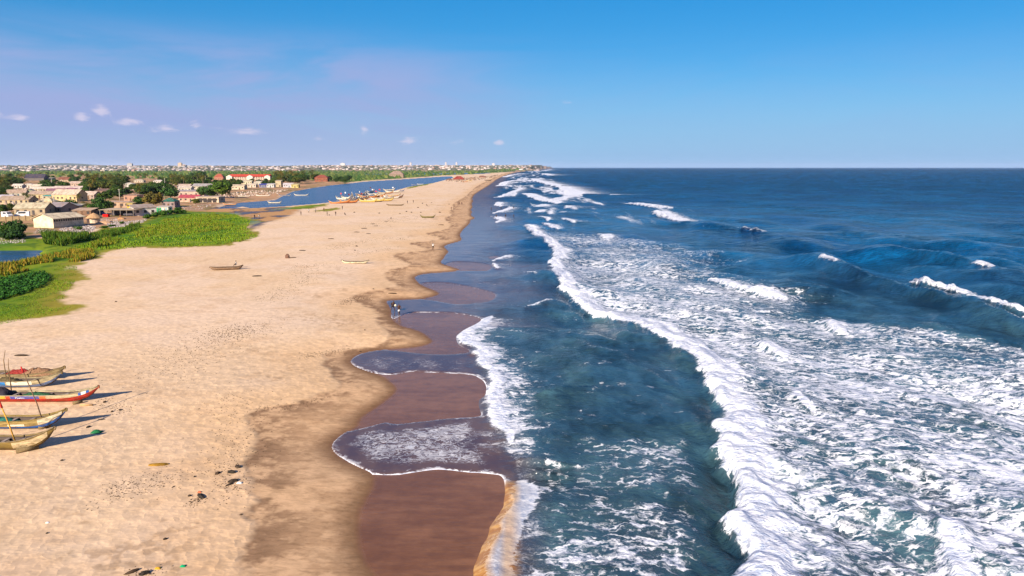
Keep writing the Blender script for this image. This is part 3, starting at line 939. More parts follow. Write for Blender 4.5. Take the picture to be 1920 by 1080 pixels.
# ------------------------------------------------------------------ object materials
def obj_mat(name, rough=0.8, var=0.35, scale=2.0, spec=0.2, stretch=(1, 1, 1), dirt=None, dirt_amt=0.0):
    """takes its colour from the object, with wear on top"""
    m, b, p, out = new_mat(name)
    oc = b.n('ShaderNodeObjectInfo').outputs['Color']
    tc = b.n('ShaderNodeTexCoord').outputs['Object']
    n = b.noise(b.map(tc, stretch), scale, 4.0, 0.65)
    k = b.mix(b.ss(n, 0.3, 0.75), (1 + var * .35,) * 3, (1 - var,) * 3)
    col = b.mix(1.0, oc, k, 'MULTIPLY')
    if dirt:
        n2 = b.noise(b.map(tc, stretch, (7.1, 3.3, 1.7)), scale * 1.7, 4.0, 0.7)
        col = b.mix(b.m('MULTIPLY', b.ss(n2, 0.5, 0.62), dirt_amt), col, dirt)
    b.t.links.new(col, p.inputs['Base Color'])
    p.inputs['Roughness'].default_value = rough
    p.inputs['Specular IOR Level'].default_value = spec
    return m


M_PLASTER = obj_mat('weathered_plaster', 0.9, 0.3, 0.6, 0.1, (1, 1, 1), (.26, .18, .12), .4)
M_ROOF = obj_mat('sheet_roof', 0.7, 0.35, 0.6, 0.2, (1, .35, 1), (.24, .13, .08), .5)
M_PAINT = obj_mat('worn_boat_paint', 0.75, 0.55, 2.6, 0.2, (.5, 2, 3.5), (0.13, 0.08, 0.03), 0.6)
M_FRESH = obj_mat('boat_paint', 0.65, 0.35, 3.0, 0.2, (.6, 2, 2.5), (.16, .10, .05), .6)
M_WOOD = obj_mat('bare_wood', 0.9, 0.45, 2.5, 0.1, (.25, 2, 2))
M_DARK = obj_mat('dark_opening', 0.6, 0.2, 1.0, 0.2)
M_CLOTH = obj_mat('cloth', 0.95, 0.3, 3.0, 0.05)
M_SKIN = obj_mat('skin', 0.6, 0.1, 4.0, 0.3)
M_STONE = obj_mat('stone_and_driftwood', 0.95, 0.45, 3.0, 0.1)
M_NET = obj_mat('fishing_net', 1.0, 0.6, 9.0, 0.02)

THINGS = []           # (object, kind text, px, py) of things that get their label from their neighbourhood
LANDMARKS = []        # (px, py, words)


def paint(o, c):
    o.color = (*c, 1)
    return o


def bm_obj(name, bm, mat, color, parent=None, smooth=False):
    me = bpy.data.meshes.new(name)
    bm.to_mesh(me)
    bm.free()
    if smooth:
        for f in me.polygons:
            f.use_smooth = True
    me.materials.append(mat)
    return paint(link(name, me, parent), color)


def add_box(bm, x0, x1, y0, y1, z0, z1, bev=0.0, mat=None):
    vs = [bm.verts.new(v) for v in ((x0, y0, z0), (x1, y0, z0), (x1, y1, z0), (x0, y1, z0), (x0, y0, z1), (x1, y0, z1), (x1, y1, z1), (x0, y1, z1))]
    for f in ((3, 2, 1, 0), (4, 5, 6, 7), (0, 1, 5, 4), (1, 2, 6, 5), (2, 3, 7, 6), (3, 0, 4, 7)):
        bm.faces.new([vs[i] for i in f])
    return vs


def add_tube(bm, p0, p1, r0, r1, n=6):
    p0, p1 = Vector(p0), Vector(p1)
    d = (p1 - p0).normalized()
    a = d.orthogonal().normalized()
    c = d.cross(a)
    rings = []
    for p, r in ((p0, r0), (p1, r1)):
        rings.append([bm.verts.new(p + (a * math.cos(2 * math.pi * i / n) + c * math.sin(2 * math.pi * i / n)) * r) for i in range(n)])
    for i in range(n):
        bm.faces.new((rings[0][i], rings[0][(i + 1) % n], rings[1][(i + 1) % n], rings[1][i]))
    bm.faces.new(rings[0][::-1])
    bm.faces.new(rings[1])


def box_obj(name, dims, mat, color, parent=None):
    bm = bmesh.new()
    add_box(bm, *dims)
    return bm_obj(name, bm, mat, color, parent)


def tube_obj(name, pts, mat, color, parent=None, r=0.03, r1=None, n=6):
    """one bent pole through the points"""
    bm = bmesh.new()
    r1 = r if r1 is None else r1
    P = [Vector(p) for p in pts]
    rings = []
    for i, p in enumerate(P):
        d = (P[min(i + 1, len(P) - 1)] - P[max(i - 1, 0)]).normalized()
        a = d.cross(Vector((0.31, 0.9, 0.2))).normalized()
        c = d.cross(a)
        rr = r + (r1 - r) * i / (len(P) - 1)
        rings.append([bm.verts.new(p + (a * math.cos(2 * math.pi * k / n) + c * math.sin(2 * math.pi * k / n)) * rr) for k in range(n)])
    for A, B in zip(rings[:-1], rings[1:]):
        for k in range(n):
            bm.faces.new((A[k], A[(k + 1) % n], B[(k + 1) % n], B[k]))
    bm.faces.new(rings[0][::-1])
    bm.faces.new(rings[-1])
    return bm_obj(name, bm, mat, color, parent, True)


def empty(name, loc, rz=0.0):
    o = bpy.data.objects.new(name, None)
    o.empty_display_size = 0.3
    COL.objects.link(o)
    o.location = loc
    o.rotation_euler = (0, 0, rz)
    return o


def copy_tree(o, parent=None):
    c = o.copy()
    COL.objects.link(c)
    c.parent = parent
    for ch in list(o.children):
        copy_tree(ch, c)
    return c


# ------------------------------------------------------------------ canoes
class Hull:
    def __init__(self, L, B, D, bow, stern, keel=0.45):
        self.L, self.B, self.D, self.bow, self.stern, self.keel = L, B, D, bow, stern, keel

    def pt(self, t, u, side, inner=0.0):
        """t -1 stern .. 1 bow, u 0 keel .. 1 gunwale"""
        a = abs(t)
        rise = self.bow if t > 0 else self.stern
        sheer = self.D + rise * max(0.0, (a - .35) / .65) ** 2.8
        kz = (self.D + rise - .2) * max(0.0, (a - .52) / .48) ** 3.4 * .97
        hb = self.B / 2 * max(0.0, 1 - a ** 2.7) ** 0.72 + 0.035
        hb -= inner
        y = max(hb, 0.012) * math.sin(min(1.0, u * 1.06) * math.pi / 2) ** 0.75 * (0.90 + 0.10 * u)
        z = kz + inner * 1.2 * (1 - u) + (sheer - kz) * (1 - math.cos(u * math.pi / 2)) ** 0.92
        x = t * self.L / 2 + (0.10 * rise * u if t > .8 else 0) * (a - .8) / .2
        return Vector((x, side * y, z))

    def strake(self, bm, u0, u1, thick, nt_=28, nu=3, t0=-1.0, t1=1.0, sides=(-1, 1), off=0.0):
        """planking between two heights, outer and inner skin"""
        for s in sides:
            grids = []
            for inn in (-off, thick):
                grids.append([[bm.verts.new(self.pt(t0 + (t1 - t0) * i / nt_, u0 + (u1 - u0) * j / nu, s, inn)) for j in range(nu + 1)] for i in range(nt_ + 1)])
            for gi, g in enumerate(grids):
                for i in range(nt_):
                    for j in range(nu):
                        q = (g[i][j], g[i + 1][j], g[i + 1][j + 1], g[i][j + 1])
                        bm.faces.new(q if (s < 0) != (gi == 1) else q[::-1])
            o, n = grids
            for i in range(nt_):
                for j in (0, nu):
                    q = (o[i][j], o[i + 1][j], n[i + 1][j], n[i][j])
                    bm.faces.new(q if (j == 0) == (s > 0) else q[::-1])
            for i in (0, nt_):
                for j in range(nu):
                    q = (o[i][j], o[i][j + 1], n[i][j + 1], n[i][j])
                    bm.faces.new(q)

    def floor_z(self, t, u=0.25):
        return self.pt(t, u, 1).z


def canoe(name, H, colors, nthw=6, lo=(0.0, 0.52), mid=(0.52, 0.72), top=(0.72, 1.0), res=28, mats=None):
    """a planked fishing canoe: keel log, painted stripe, wash strake, rim, thwarts, stem posts"""
    root = empty(name, (0, 0, 0))
    mt = mats or M_PAINT
    for nm, (u0, u1), c in (('keel_log', lo, colors[0]), ('stripe', mid, colors[1]), ('upper_strake', top, colors[2])):
        bm = bmesh.new()
        H.strake(bm, u0, u1 if u1 == 1.0 else u1 + .004, 0.045, res, 4 if nm == 'keel_log' else 2)
        bm_obj(nm, bm, mt, [q * 1.0 for q in c], root, False)
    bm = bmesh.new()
    H.strake(bm, .30, .95, .075, res, 3, -.97, .97, (-1, 1), -.055)  # dark inner skin, added to stand in for shade inside the hull
    bm_obj('shade_skin', bm, M_WOOD, (.085, .065, .055), root)
    bm = bmesh.new()
    for s in (-1, 1):
        pts = [H.pt(-0.99 + 1.98 * i / res, 1.0, s) for i in range(res + 1)]
        for a, b_ in zip(pts[:-1], pts[1:]):
            pass
        vs = []
        for p in pts:
            vs.append([bm.verts.new(p + Vector((0, s * dy, dz))) for dy, dz in ((-.06, -.01), (.035, -.01), (.035, .045), (-.06, .045))])
        for A, B in zip(vs[:-1], vs[1:]):
            for k in range(4):
                bm.faces.new((A[k], A[(k + 1) % 4], B[(k + 1) % 4], B[k]))
        bm.faces.new(vs[0][::-1])
        bm.faces.new(vs[-1])
    bm_obj('gunwale', bm, M_PAINT, [q * .75 for q in colors[3]], root)
    for i in range(nthw):
        t = -0.72 + 1.5 * i / max(nthw - 1, 1)
        p = H.pt(t, 0.86, 1)
        box_obj('thwart', (p.x - .11, p.x + .11, -p.y + .02, p.y - .02, p.z - .03, p.z + .02), M_WOOD, (0.30, 0.24, 0.21), root)
    for sgn, rs in ((1, H.bow), (-1, H.stern)):
        bm = bmesh.new()
        ps = [H.pt(sgn * 1.0, u, 1) for u in (0.0, .25, .5, .75, 1.0)]
        prev = None
        for p in ps:
            ring = [bm.verts.new((p.x + dx, dy, p.z + dz)) for dx, dy, dz in ((-.10, -.05, .03), (.06, -.05, -.03), (.06, .05, -.03), (-.10, .05, .03))]
            if prev:
                for k in range(4):
                    bm.faces.new((prev[k], prev[(k + 1) % 4], ring[(k + 1) % 4], ring[k]))
            else:
                bm.faces.new(ring[::-1])
            prev = ring
        bm.faces.new(prev)
        bm_obj('stem_post', bm, M_PAINT, colors[4], root)
    return root


def panel(H, root, t0, t1, u0, u1, color, side=-1, name='painted_panel', off=0.008, mat=None):
    bm = bmesh.new()
    H.strake(bm, u0, u1, -0.002, 6, 2, t0, t1, (side,), off)
    return bm_obj(name, bm, mat or M_FRESH, color, root)


def heap(name, x0, x1, w, h, color, seed, mat, parent=None, base=0.0):
    """a low lumpy pile"""
    rg = np.random.default_rng(seed)
    nx, ny = 16, 8
    V, F = [], []
    for i in range(nx + 1):
        for j in range(ny + 1):
            a, c = i / nx, j / ny
            prof = (math.sin(math.pi * a) ** .6) * (math.sin(math.pi * c) ** .7)
            V.append((x0 + (x1 - x0) * a, (c - .5) * w, base + h * prof * rg.uniform(.7, 1.15)))
    for i in range(nx):
        for j in range(ny):
            k = i * (ny + 1) + j
            F.append((k, k + ny + 1, k + ny + 2, k + 1))
    o = link(name, mesh_np(name, V, F, mat, True), parent)
    return paint(o, color)


CREAM, RED, BLUE, WHITE = (0.44, 0.33, 0.17), (0.34, 0.022, 0.014), (0.02, 0.10, 0.36), (0.66, 0.60, 0.48)
OLD, YEL, DKW = (0.17, 0.11, 0.04), (0.42, 0.29, 0.07), (0.055, 0.035, 0.025)


def place_boat(root, H, bow_px, base_py, rz=0.0, tilt=0.0):
    """stand the canoe on the sand with its bow at a photograph column"""
    z = 0.9
    for _ in range(4):
        v = U(bow_px - 70, base_py, z)
        z = gz(v.x, v.y)
    yb = v.y + H.B * .30
    xb = (bow_px - 960) / FPX * (yb * math.cos(PITCH) + CAM_H * math.sin(PITCH) - z * math.sin(PITCH))
    cx, cy = xb - (H.L / 2 + .05) * math.cos(rz), yb - H.L / 2 * math.sin(rz) * .3
    root.location = (cx, cy, gz(xb - 4, yb) - 0.03)
    root.rotation_euler = (tilt, 0, rz)
    return root


def near_boats():
    # red canoe
    H = Hull(13.0, 1.35, 0.68, 0.70, 0.6, .62)
    r = canoe('fishing_canoe', H, (DKW, RED, (.46, .36, .22), (0.48, 0.41, 0.26), (0.30, 0.08, 0.04)), 8, (0, .26), (.26, .73), (.73, 1.0))
    panel(H, r, 0.865, 0.895, .75, .985, BLUE)
    panel(H, r, 0.775, 0.805, .75, .985, BLUE)
    panel(H, r, 0.808, 0.862, .75, .985, (.75, .72, .68))
    panel(H, r, -0.06, 0.30, .735, .97, (0.06, 0.07, 0.30))
    panel(H, r, -0.12, -0.065, .735, .97, (0.45, .05, .02))
    panel(H, r, -0.19, -0.125, .735, .97, (0.62, .33, .03))
    panel(H, r, 0.305, 0.38, .735, .97, (0.50, .13, .04))
    place_boat(r, H, 188, 755)
    # painted word on the blue panel, as lettering that follows the plank
    cu = bpy.data.curves.new('lettering', 'FONT')
    cu.body = 'Psalm'
    cu.size = 0.34
    cu.extrude = 0.0
    to = bpy.data.objects.new('lettering', cu)
    COL.objects.link(to)
    bpy.context.view_layer.update()
    dg = bpy.context.evaluated_depsgraph_get()
    me = bpy.data.meshes.new_from_object(to.evaluated_get(dg))
    bpy.data.objects.remove(to)
    for v in me.vertices:
        t = 0.0 + v.co.x / (H.L / 2)
        u = .775 + v.co.y * .55
        q = H.pt(t, u, -1, -0.02)
        v.co = q
    me.materials.clear()
    me.materials.append(M_FRESH)
    paint(link('lettering', me, r), (.8, .8, .8))
    tag(r, 'red and cream fishing canoe with white lettering on a blue panel, longest on the sand', 'canoe', 'canoes drawn up in the foreground')
    xs = H.L / 2
    o = r.location
    h1 = heap('fishing_net', o.x + xs * .0, o.x + xs * .42, .9, .42, (.03, .09, .045), 3, M_NET, None, 0)
    h1.location = (0, o.y, o.z + .40)
    tag(h1, 'dark green net piled inside the red and cream canoe', 'net')
    h2 = heap('tarpaulin', o.x - xs * .42, o.x - xs * .12, 1.35, .75, (.035, .03, .04), 4, M_CLOTH, None, 0)
    h2.location = (0, o.y, o.z + .50)
    tag(h2, 'dark grey tarpaulin bundle on the stern half of the red canoe', 'tarpaulin')
    # blue-bottomed canoe behind it
    H = Hull(12.5, 1.3, 0.66, 0.8, 0.6, .6)
    r = canoe('fishing_canoe', H, (DKW, (0.10, 0.14, 0.26), (0.36, 0.29, 0.17), (0.34, .27, .15), OLD), 8, (0, .30), (.30, .62), (.62, 1.0))
    panel(H, r, 0.02, 0.26, .64, .97, (0.02, .16, .42))
    panel(H, r, 0.28, 0.62, .64, .97, (0.66, .60, .48))
    place_boat(r, H, 119, 727)
    tag(r, 'weathered canoe with a blue panel and pale planks behind the red canoe', 'canoe', 'canoes drawn up in the foreground')
    tube_obj('mast', [(H.L * .478 - 1.7 - 3.0, .1, .1), (H.L * .478 - 1.75 - 3.0, .1, 2.4), (H.L * .478 - 1.55 - 3.0, .15, 3.3)], M_WOOD, (.22, .14, .07), r, .045, .02)
    o = r.location
    h1 = heap('fishing_net', o.x + 0.3, o.x + 2.5, .9, .45, (.11, .085, .045), 5, M_NET)
    h1.location = (0, o.y, o.z + .45)
    tag(h1, 'brown net lying in the blue-panelled canoe', 'net')
    H2 = H
    # farthest of the five: old brown canoe with a red net
    H = Hull(12.0, 1.25, 0.62, 0.65, 0.5, .6)
    r = canoe('fishing_canoe', H, (DKW, (0.18, 0.125, 0.065), (0.26, 0.19, 0.095), (.26, .18, .09), OLD), 7, (0, .30), (.30, .62), (.62, 1.0))
    place_boat(r, H, 124, 713)
    tag(r, 'old brown canoe heaped with a reddish net, farthest of the foreground canoes', 'canoe', 'canoes drawn up in the foreground')
    o = r.location
    h1 = heap('fishing_net', o.x + 1.9, o.x + 5.4, 1.15, .62, (.23, .13, .075), 7, M_NET)
    h1.location = (0, o.y, o.z + .45)
    tag(h1, 'tan net heaped near the bow of the farthest foreground canoe', 'net')
    h1 = heap('fishing_net', o.x + .6, o.x + 3.4, 1.0, .56, (.24, .035, .03), 8, M_NET)
    h1.location = (0, o.y, o.z + .45)
    tag(h1, 'red net heaped amidships in the farthest foreground canoe', 'net')
    # cream canoe with a blue stripe and green net
    H = Hull(12.5, 1.4, 0.72, .82, 0.6, .58)
    r = canoe('fishing_canoe', H, (DKW, BLUE, (0.30, 0.21, 0.075), (.30, .21, .06), (.18, .13, .045)), 8, (0, .28), (.28, .55), (.55, 1.0))
    panel(H, r, 0.70, 0.96, .60, .97, (.56, .47, .32), mat=M_PAINT)
    panel(H, r, 0.36, 0.55, .60, .78, (.66, .58, .45))
    place_boat(r, H, 128, 806)
    tag(r, 'cream canoe with a bright blue stripe and green net inside', 'canoe', 'canoes drawn up in the foreground')
    o = r.location
    h1 = heap('fishing_net', o.x - 1.5, o.x + 2.6, 1.15, .5, (.045, .19, .14), 9, M_NET)
    h1.location = (0, o.y, o.z + .4)
    tag(h1, 'turquoise green net in the canoe with the bright blue stripe', 'net')
    bx = H.L / 2
    tube_obj('mast', [(bx - 1.55, -.2, .05), (bx - 2.0, -.15, 2.0), (bx - 2.75, -.1, 4.3)], M_WOOD, (.16, .10, .06), r, .05, .03)
    tube_obj('flag_tip', [(bx - 2.75, -.1, 4.3), (bx - 2.9, -.1, 4.75)], M_CLOTH, (.5, .03, .03), r, .06, .04)
    # nearest canoe, bare and brown
    H = Hull(12.0, 1.4, 0.72, .92, 0.6, .62)
    r = canoe('fishing_canoe', H, ((.07, .04, .02), (0.13, 0.08, 0.022), (0.19, 0.125, 0.032), (.30, .22, .12), (.17, .12, .07)), 9, (0, .30), (.30, .58), (.58, 1.0))
    panel(H, r, 0.56, 0.93, .50, .93, (.46, .35, .20), mat=M_PAINT)
    place_boat(r, H, 107, 846)
    tag(r, 'bare brown canoe nearest the camera with an orange mast and roller log', 'canoe', 'canoes drawn up in the foreground')
    o = r.location
    bx = H.L / 2
    tube_obj('mast', [(bx - 2.65, -.1, .35), (bx - 3.0, -.1, 1.8), (bx - 3.35, -.1, 3.0)], M_WOOD, (.50, .26, .04), r, .05, .04)
    tube_obj('flag_tip', [(bx - 3.35, -.1, 3.0), (bx - 3.5, -.1, 3.55)], M_CLOTH, (.55, .04, .03), r, .07, .06)
    tube_obj('rope', [(bx - 3.5, -.1, 3.5), (bx - 4.4, -.1, 2.9), (bx - 5.6, -.1, 1.7), (bx - 6.6, -.1, .9)], M_CLOTH, (.20, .15, .10), r, .022, .022)
    h1 = heap('fishing_net', o.x - 1.4, o.x + 2.2, .95, .34, (.03, .085, .05), 10, M_NET)
    h1.location = (0, o.y, o.z + .4)
    tag(h1, 'dark green net in the bottom of the bare brown canoe', 'net')
    for nm, px, py, lab, L_, r_ in (('roller_log', 52, 846, 'short weathered log lying under the bow of the bare brown canoe', 1.3, .2),
                                    ('roller_log', 84, 803, 'short dark log under the bow of the blue-striped canoe', .8, .17),
                                    ('roller_log', 146, 757, 'short dark log under the bow of the red canoe', .7, .15),
                                    ('driftwood', 162, 761, 'low pale sandy plank beside the bow of the red canoe', 1.0, .09)):
        v = G(px, py)
        bm = bmesh.new()
        add_tube(bm, (-L_ / 2, 0, r_ * .8), (L_ / 2, .06, r_ * .85), r_, r_ * .82, 9)
        q = bm_obj(nm, bm, M_STONE, (.17, .12, .06) if px != 162 else (.42, .26, .13), None, True)
        q.location = v
        q.rotation_euler = (0, 0, R(35) if px != 162 else 0)
        tag(q, lab, 'log')
    # poles standing free between the boats
    for px, py, h, lab, top in ((22, 741, 3.2, 'thin forked pole standing beside the stern of the red canoe', 1),):
        v = G(px, py)
        q = empty('pole', v)
        tube_obj('shaft', [(0, 0, -.1), (0.02, 0, h * .55), (.0, 0, h * .8), (.08, 0, h)], M_WOOD, (.20, .12, .06), q, .05, .015)
        tube_obj('fork', [(0, 0, h * .52), (-.16, 0, h * .66)], M_WOOD, (.12, .07, .04), q, .05, .03)
        tag(q, lab, 'pole')


near_boats()


def small_boat(px, py, Lpx, c, rz=0.0, label=None, name='canoe', B=1.1, D=.55, bow=.4, stern=.3, roll=0.0, z=None, nth=4, mats=None):
    v = G(px, py) if z is None else U(px, py, z)
    L = Lpx * pxm(v.y)
    H = Hull(L, B, D, bow, stern, .6)
    r = canoe(name, H, c, nth, (0, .34), (.34, .62), (.62, 1.0), 18, mats)
    r.location = (v.x, v.y, v.z - .02)
    r.rotation_euler = (roll, 0, rz)
    tag(r, label, 'canoe')
    return r


small_boat(666, 494, 51, ((.06, .05, .04), (.60, .52, .36), (.62, .54, .38), (.05, .045, .04), (.05, .045, .04)), 0, 'white canoe with black rim lying alone on the open sand', B=.95, D=.42, bow=.35, stern=.35, nth=5)
small_boat(425, 506, 58, ((.14, .085, .055), (.20, .125, .08), (.22, .14, .09), (.16, .10, .065), (.12, .075, .05)), R(14), 'dull brown dugout canoe with a person sitting on its end', B=1.2, D=.55, bow=.35, stern=.15)
small_boat(802, 408.5, 28, ((.05, .05, .02), (.09, .09, .03), (.16, .14, .05), (.20, .17, .06), (.05, .04, .02)), 0, 'dark olive canoe near the waterline, level with the cusps', B=1.1, D=.55, bow=.7, stern=.7)
small_boat(741, 385.5, 33, ((.10, .075, .04), (.16, .11, .06), (.17, .12, .07), (.12, .09, .05), (.12, .09, .05)), 0, 'grey-brown canoe on the sand in front of the crowded boats', B=1.0, D=.5, bow=.4, stern=.4)
small_boat(915, 338.6, 14, ((.03, .03, .03), (.05, .04, .04), (.06, .05, .04), (.06, .05, .04), (.05, .04, .03)), R(10), 'dark canoe at the water edge far along the beach', B=1.8, D=1.0, bow=.8, stern=.5, nth=2)
LANDMARKS += [(666, 492, 'the white canoe'), (425, 504, 'the brown dugout canoe'), (802, 407, 'the olive canoe'), (741, 385, 'the grey-brown canoe'), (100, 745, 'the red canoe'), (690, 370, 'the crowded boats')]


def boat_cluster():
    """canoes packed on the lagoon bank: a few hulls, many copies"""
    protos = []
    for L, B, bow in ((10.5, 1.7, 1.5), (9.0, 1.5, 1.2), (12.0, 1.9, 1.7)):
        H = Hull(L, B, 1.0, bow, bow * .8, .6)
        r = canoe('fishing_canoe', H, (DKW, RED, CREAM, WHITE, CREAM), 4, (0, .34), (.34, .62), (.62, 1.0), 16)
        tube_obj('mast', [(L * .1, 0, .3), (L * .08, .1, 3.0), (L * .05, .2, 4.2)], M_WOOD, (.30, .2, .12), r, .07, .05, 5)
        bm = bmesh.new()
        add_box(bm, L * .05 - 1.0, L * .05, .19, .22, 3.4, 4.2)
        bm_obj('flag', bm, M_CLOTH, (.7, .7, .7), r)
        protos.append(r)
    K_ = .8
    pal = [((.42, .11, .03), (.50, .19, .05)), (CREAM, WHITE), ((.60, .38, .07), (.62, .45, .14)), ((.62, .55, .42), (.70, .66, .6)), ((.35, .05, .03), CREAM), ((.10, .13, .30), WHITE),
           ((.50, .40, .24), (.55, .2, .08)), ((.66, .62, .55), (.06, .08, .2))]
    names = ['rust red', 'cream', 'ochre yellow', 'off-white', 'red and cream', 'blue and white', 'tan', 'white and dark blue']
    # px, py, heading, palette, proto, mast
    B = [(638, 381.5, 2, 0, 2, 0), (655, 380.5, 5, 0, 0, 0), (690, 379, -4, 2, 0, 0), (703, 378.5, 6, 2, 2, 0), (722, 377, 10, 2, 0, 0), (712, 374.5, 22, 3, 0, 0),
         (726, 373, 30, 1, 1, 0), (739, 368.5, 8, 4, 1, 0), (735, 372, 18, 3, 0, 0), (640, 376, 150, 3, 1, 1), (648, 374, 140, 1, 1, 1), (655, 377, 60, 3, 0, 1),
         (662, 373.5, 110, 7, 1, 1), (668, 376, 75, 1, 0, 1), (674, 372, 120, 3, 0, 1), (660, 370.5, 100, 5, 1, 1), (679, 375, 45, 6, 0, 1), (684, 372.5, 80, 3, 1, 1), (690, 370.5, 15, 0, 2, 0),
         (706, 370, 12, 0, 2, 1), (700, 366.5, 30, 3, 1, 1), (713, 365.5, 15, 1, 1, 1), (724, 363, 4, 4, 2, 0), (737, 361, 7, 3, 2, 1), (730, 358.5, 5, 5, 0, 0), (748, 360, 20, 7, 1, 0), (696, 362, 60, 3, 1, 1),
         (687, 366, 100, 5, 1, 1), (676, 367.5, 50, 3, 1, 0), (745, 371.5, 35, 6, 1, 0)]
    first = set()
    items = []
    for px, py, hd, pc, pr, mast in B:
        src = protos[pr]
        if pr in first:
            r = copy_tree(src)
        else:
            r = src
            first.add(pr)
        v = G(px, py)
        r.location = (v.x, v.y, max(v.z, .55) - .03)
        r.rotation_euler = (R(RNG.uniform(-9, 9)), R(RNG.uniform(-7, 1)), R(hd))
        c0, c1 = pal[pc]
        for ch in list(r.children):
            b0 = ch.name.split('.')[0]
            if b0 == 'keel_log':
                paint(ch, [x * .5 for x in c0])
            elif b0 == 'stripe':
                paint(ch, c0)
            elif b0 in ('upper_strake',):
                paint(ch, c1)
            elif b0 == 'flag':
                paint(ch, RNG.choice(((.7, .7, .72), (.10, .13, .4), (.5, .05, .05), (.7, .7, .7))))
        r['group'] = 'canoes crowded on the lagoon bank'
        r['category'] = 'canoe'
        items.append((r, names[pc], px, py, mast))
    # drop the masts that are not wanted, after copying
    for r, nm, px, py, mast in items:
        if not mast:
            for ch in list(r.children):
                if ch.name.split('.')[0] in ('mast', 'flag'):
                    bpy.data.objects.remove(ch)
        THINGS.append((r, ('flagged ' if mast else '') + nm + ' canoe', px, py, 'in the lagoon bank crowd'))
    # others by the village shore and afloat
    for px, py, hd, pc, L_, lab in ((458, 368.8, 3, 3, 0, 'off-white canoe on the village shore, left of the two long ones'), (494, 368, -2, 3, 2, 'long off-white canoe with high bow on the village shore'),
                                    (534, 367.5, 172, 7, 0, 'white canoe afloat by the grassy point'), (565, 368, 4, 3, 2, 'long white canoe afloat with raised bow, right of the grassy point'),
                                    (431, 384.5, 178, 6, 1, 'tan canoe in the shallows below the flat-roofed building'), (515, 382.5, 2, 1, 1, 'low cream canoe out in the blue lagoon'), (788, 346.6, 6, 3, 1, 'off-white canoe on the far grassy lagoon edge'),
                                    (778, 347.8, 8, 7, 1, 'small white canoe beside the far lagoon edge'), (880, 339.5, 4, 2, 0, 'yellowish canoe by the red-roofed shelters'), (872, 341, 5, 0, 1, 'dark red canoe in front of the red-roofed shelters')):
        r = copy_tree(protos[L_])
        for ch in list(r.children):
            b0 = ch.name.split('.')[0]
            if b0 in ('mast', 'flag'):
                bpy.data.objects.remove(ch)
            elif b0 == 'stripe':
                paint(ch, pal[pc][0])
            elif b0 == 'upper_strake':
                paint(ch, pal[pc][1])
        v = G(px, py)
        r.location = (v.x, v.y, max(v.z, .5) - .05)
        r.rotation_euler = (0, 0, R(hd))
        r.scale = (.85, .8, .62)
        r['group'] = 'canoes along the lagoon'
        tag(r, lab, 'canoe')


boat_cluster()


# ------------------------------------------------------------------ people
def skin_mesh(name, verts, edges, radii, root=0, sub=1):
    me = bpy.data.meshes.new(name)
    me.from_pydata(verts, edges, [])
    o = bpy.data.objects.new(name, me)
    COL.objects.link(o)
    md = o.modifiers.new('skin', 'SKIN')
    md.use_smooth_shade = True
    sv = me.skin_vertices[0].data
    for i, r_ in enumerate(radii):
        sv[i].radius = r_ if isinstance(r_, tuple) else (r_, r_)
        sv[i].use_root = (i == root)
    s = o.modifiers.new('sub', 'SUBSURF')
    s.levels = s.render_levels = sub
    bpy.context.view_layer.update()
    dg = bpy.context.evaluated_depsgraph_get()
    out = bpy.data.meshes.new_from_object(o.evaluated_get(dg))
    bpy.data.objects.remove(o)
    out.name = name
    return out


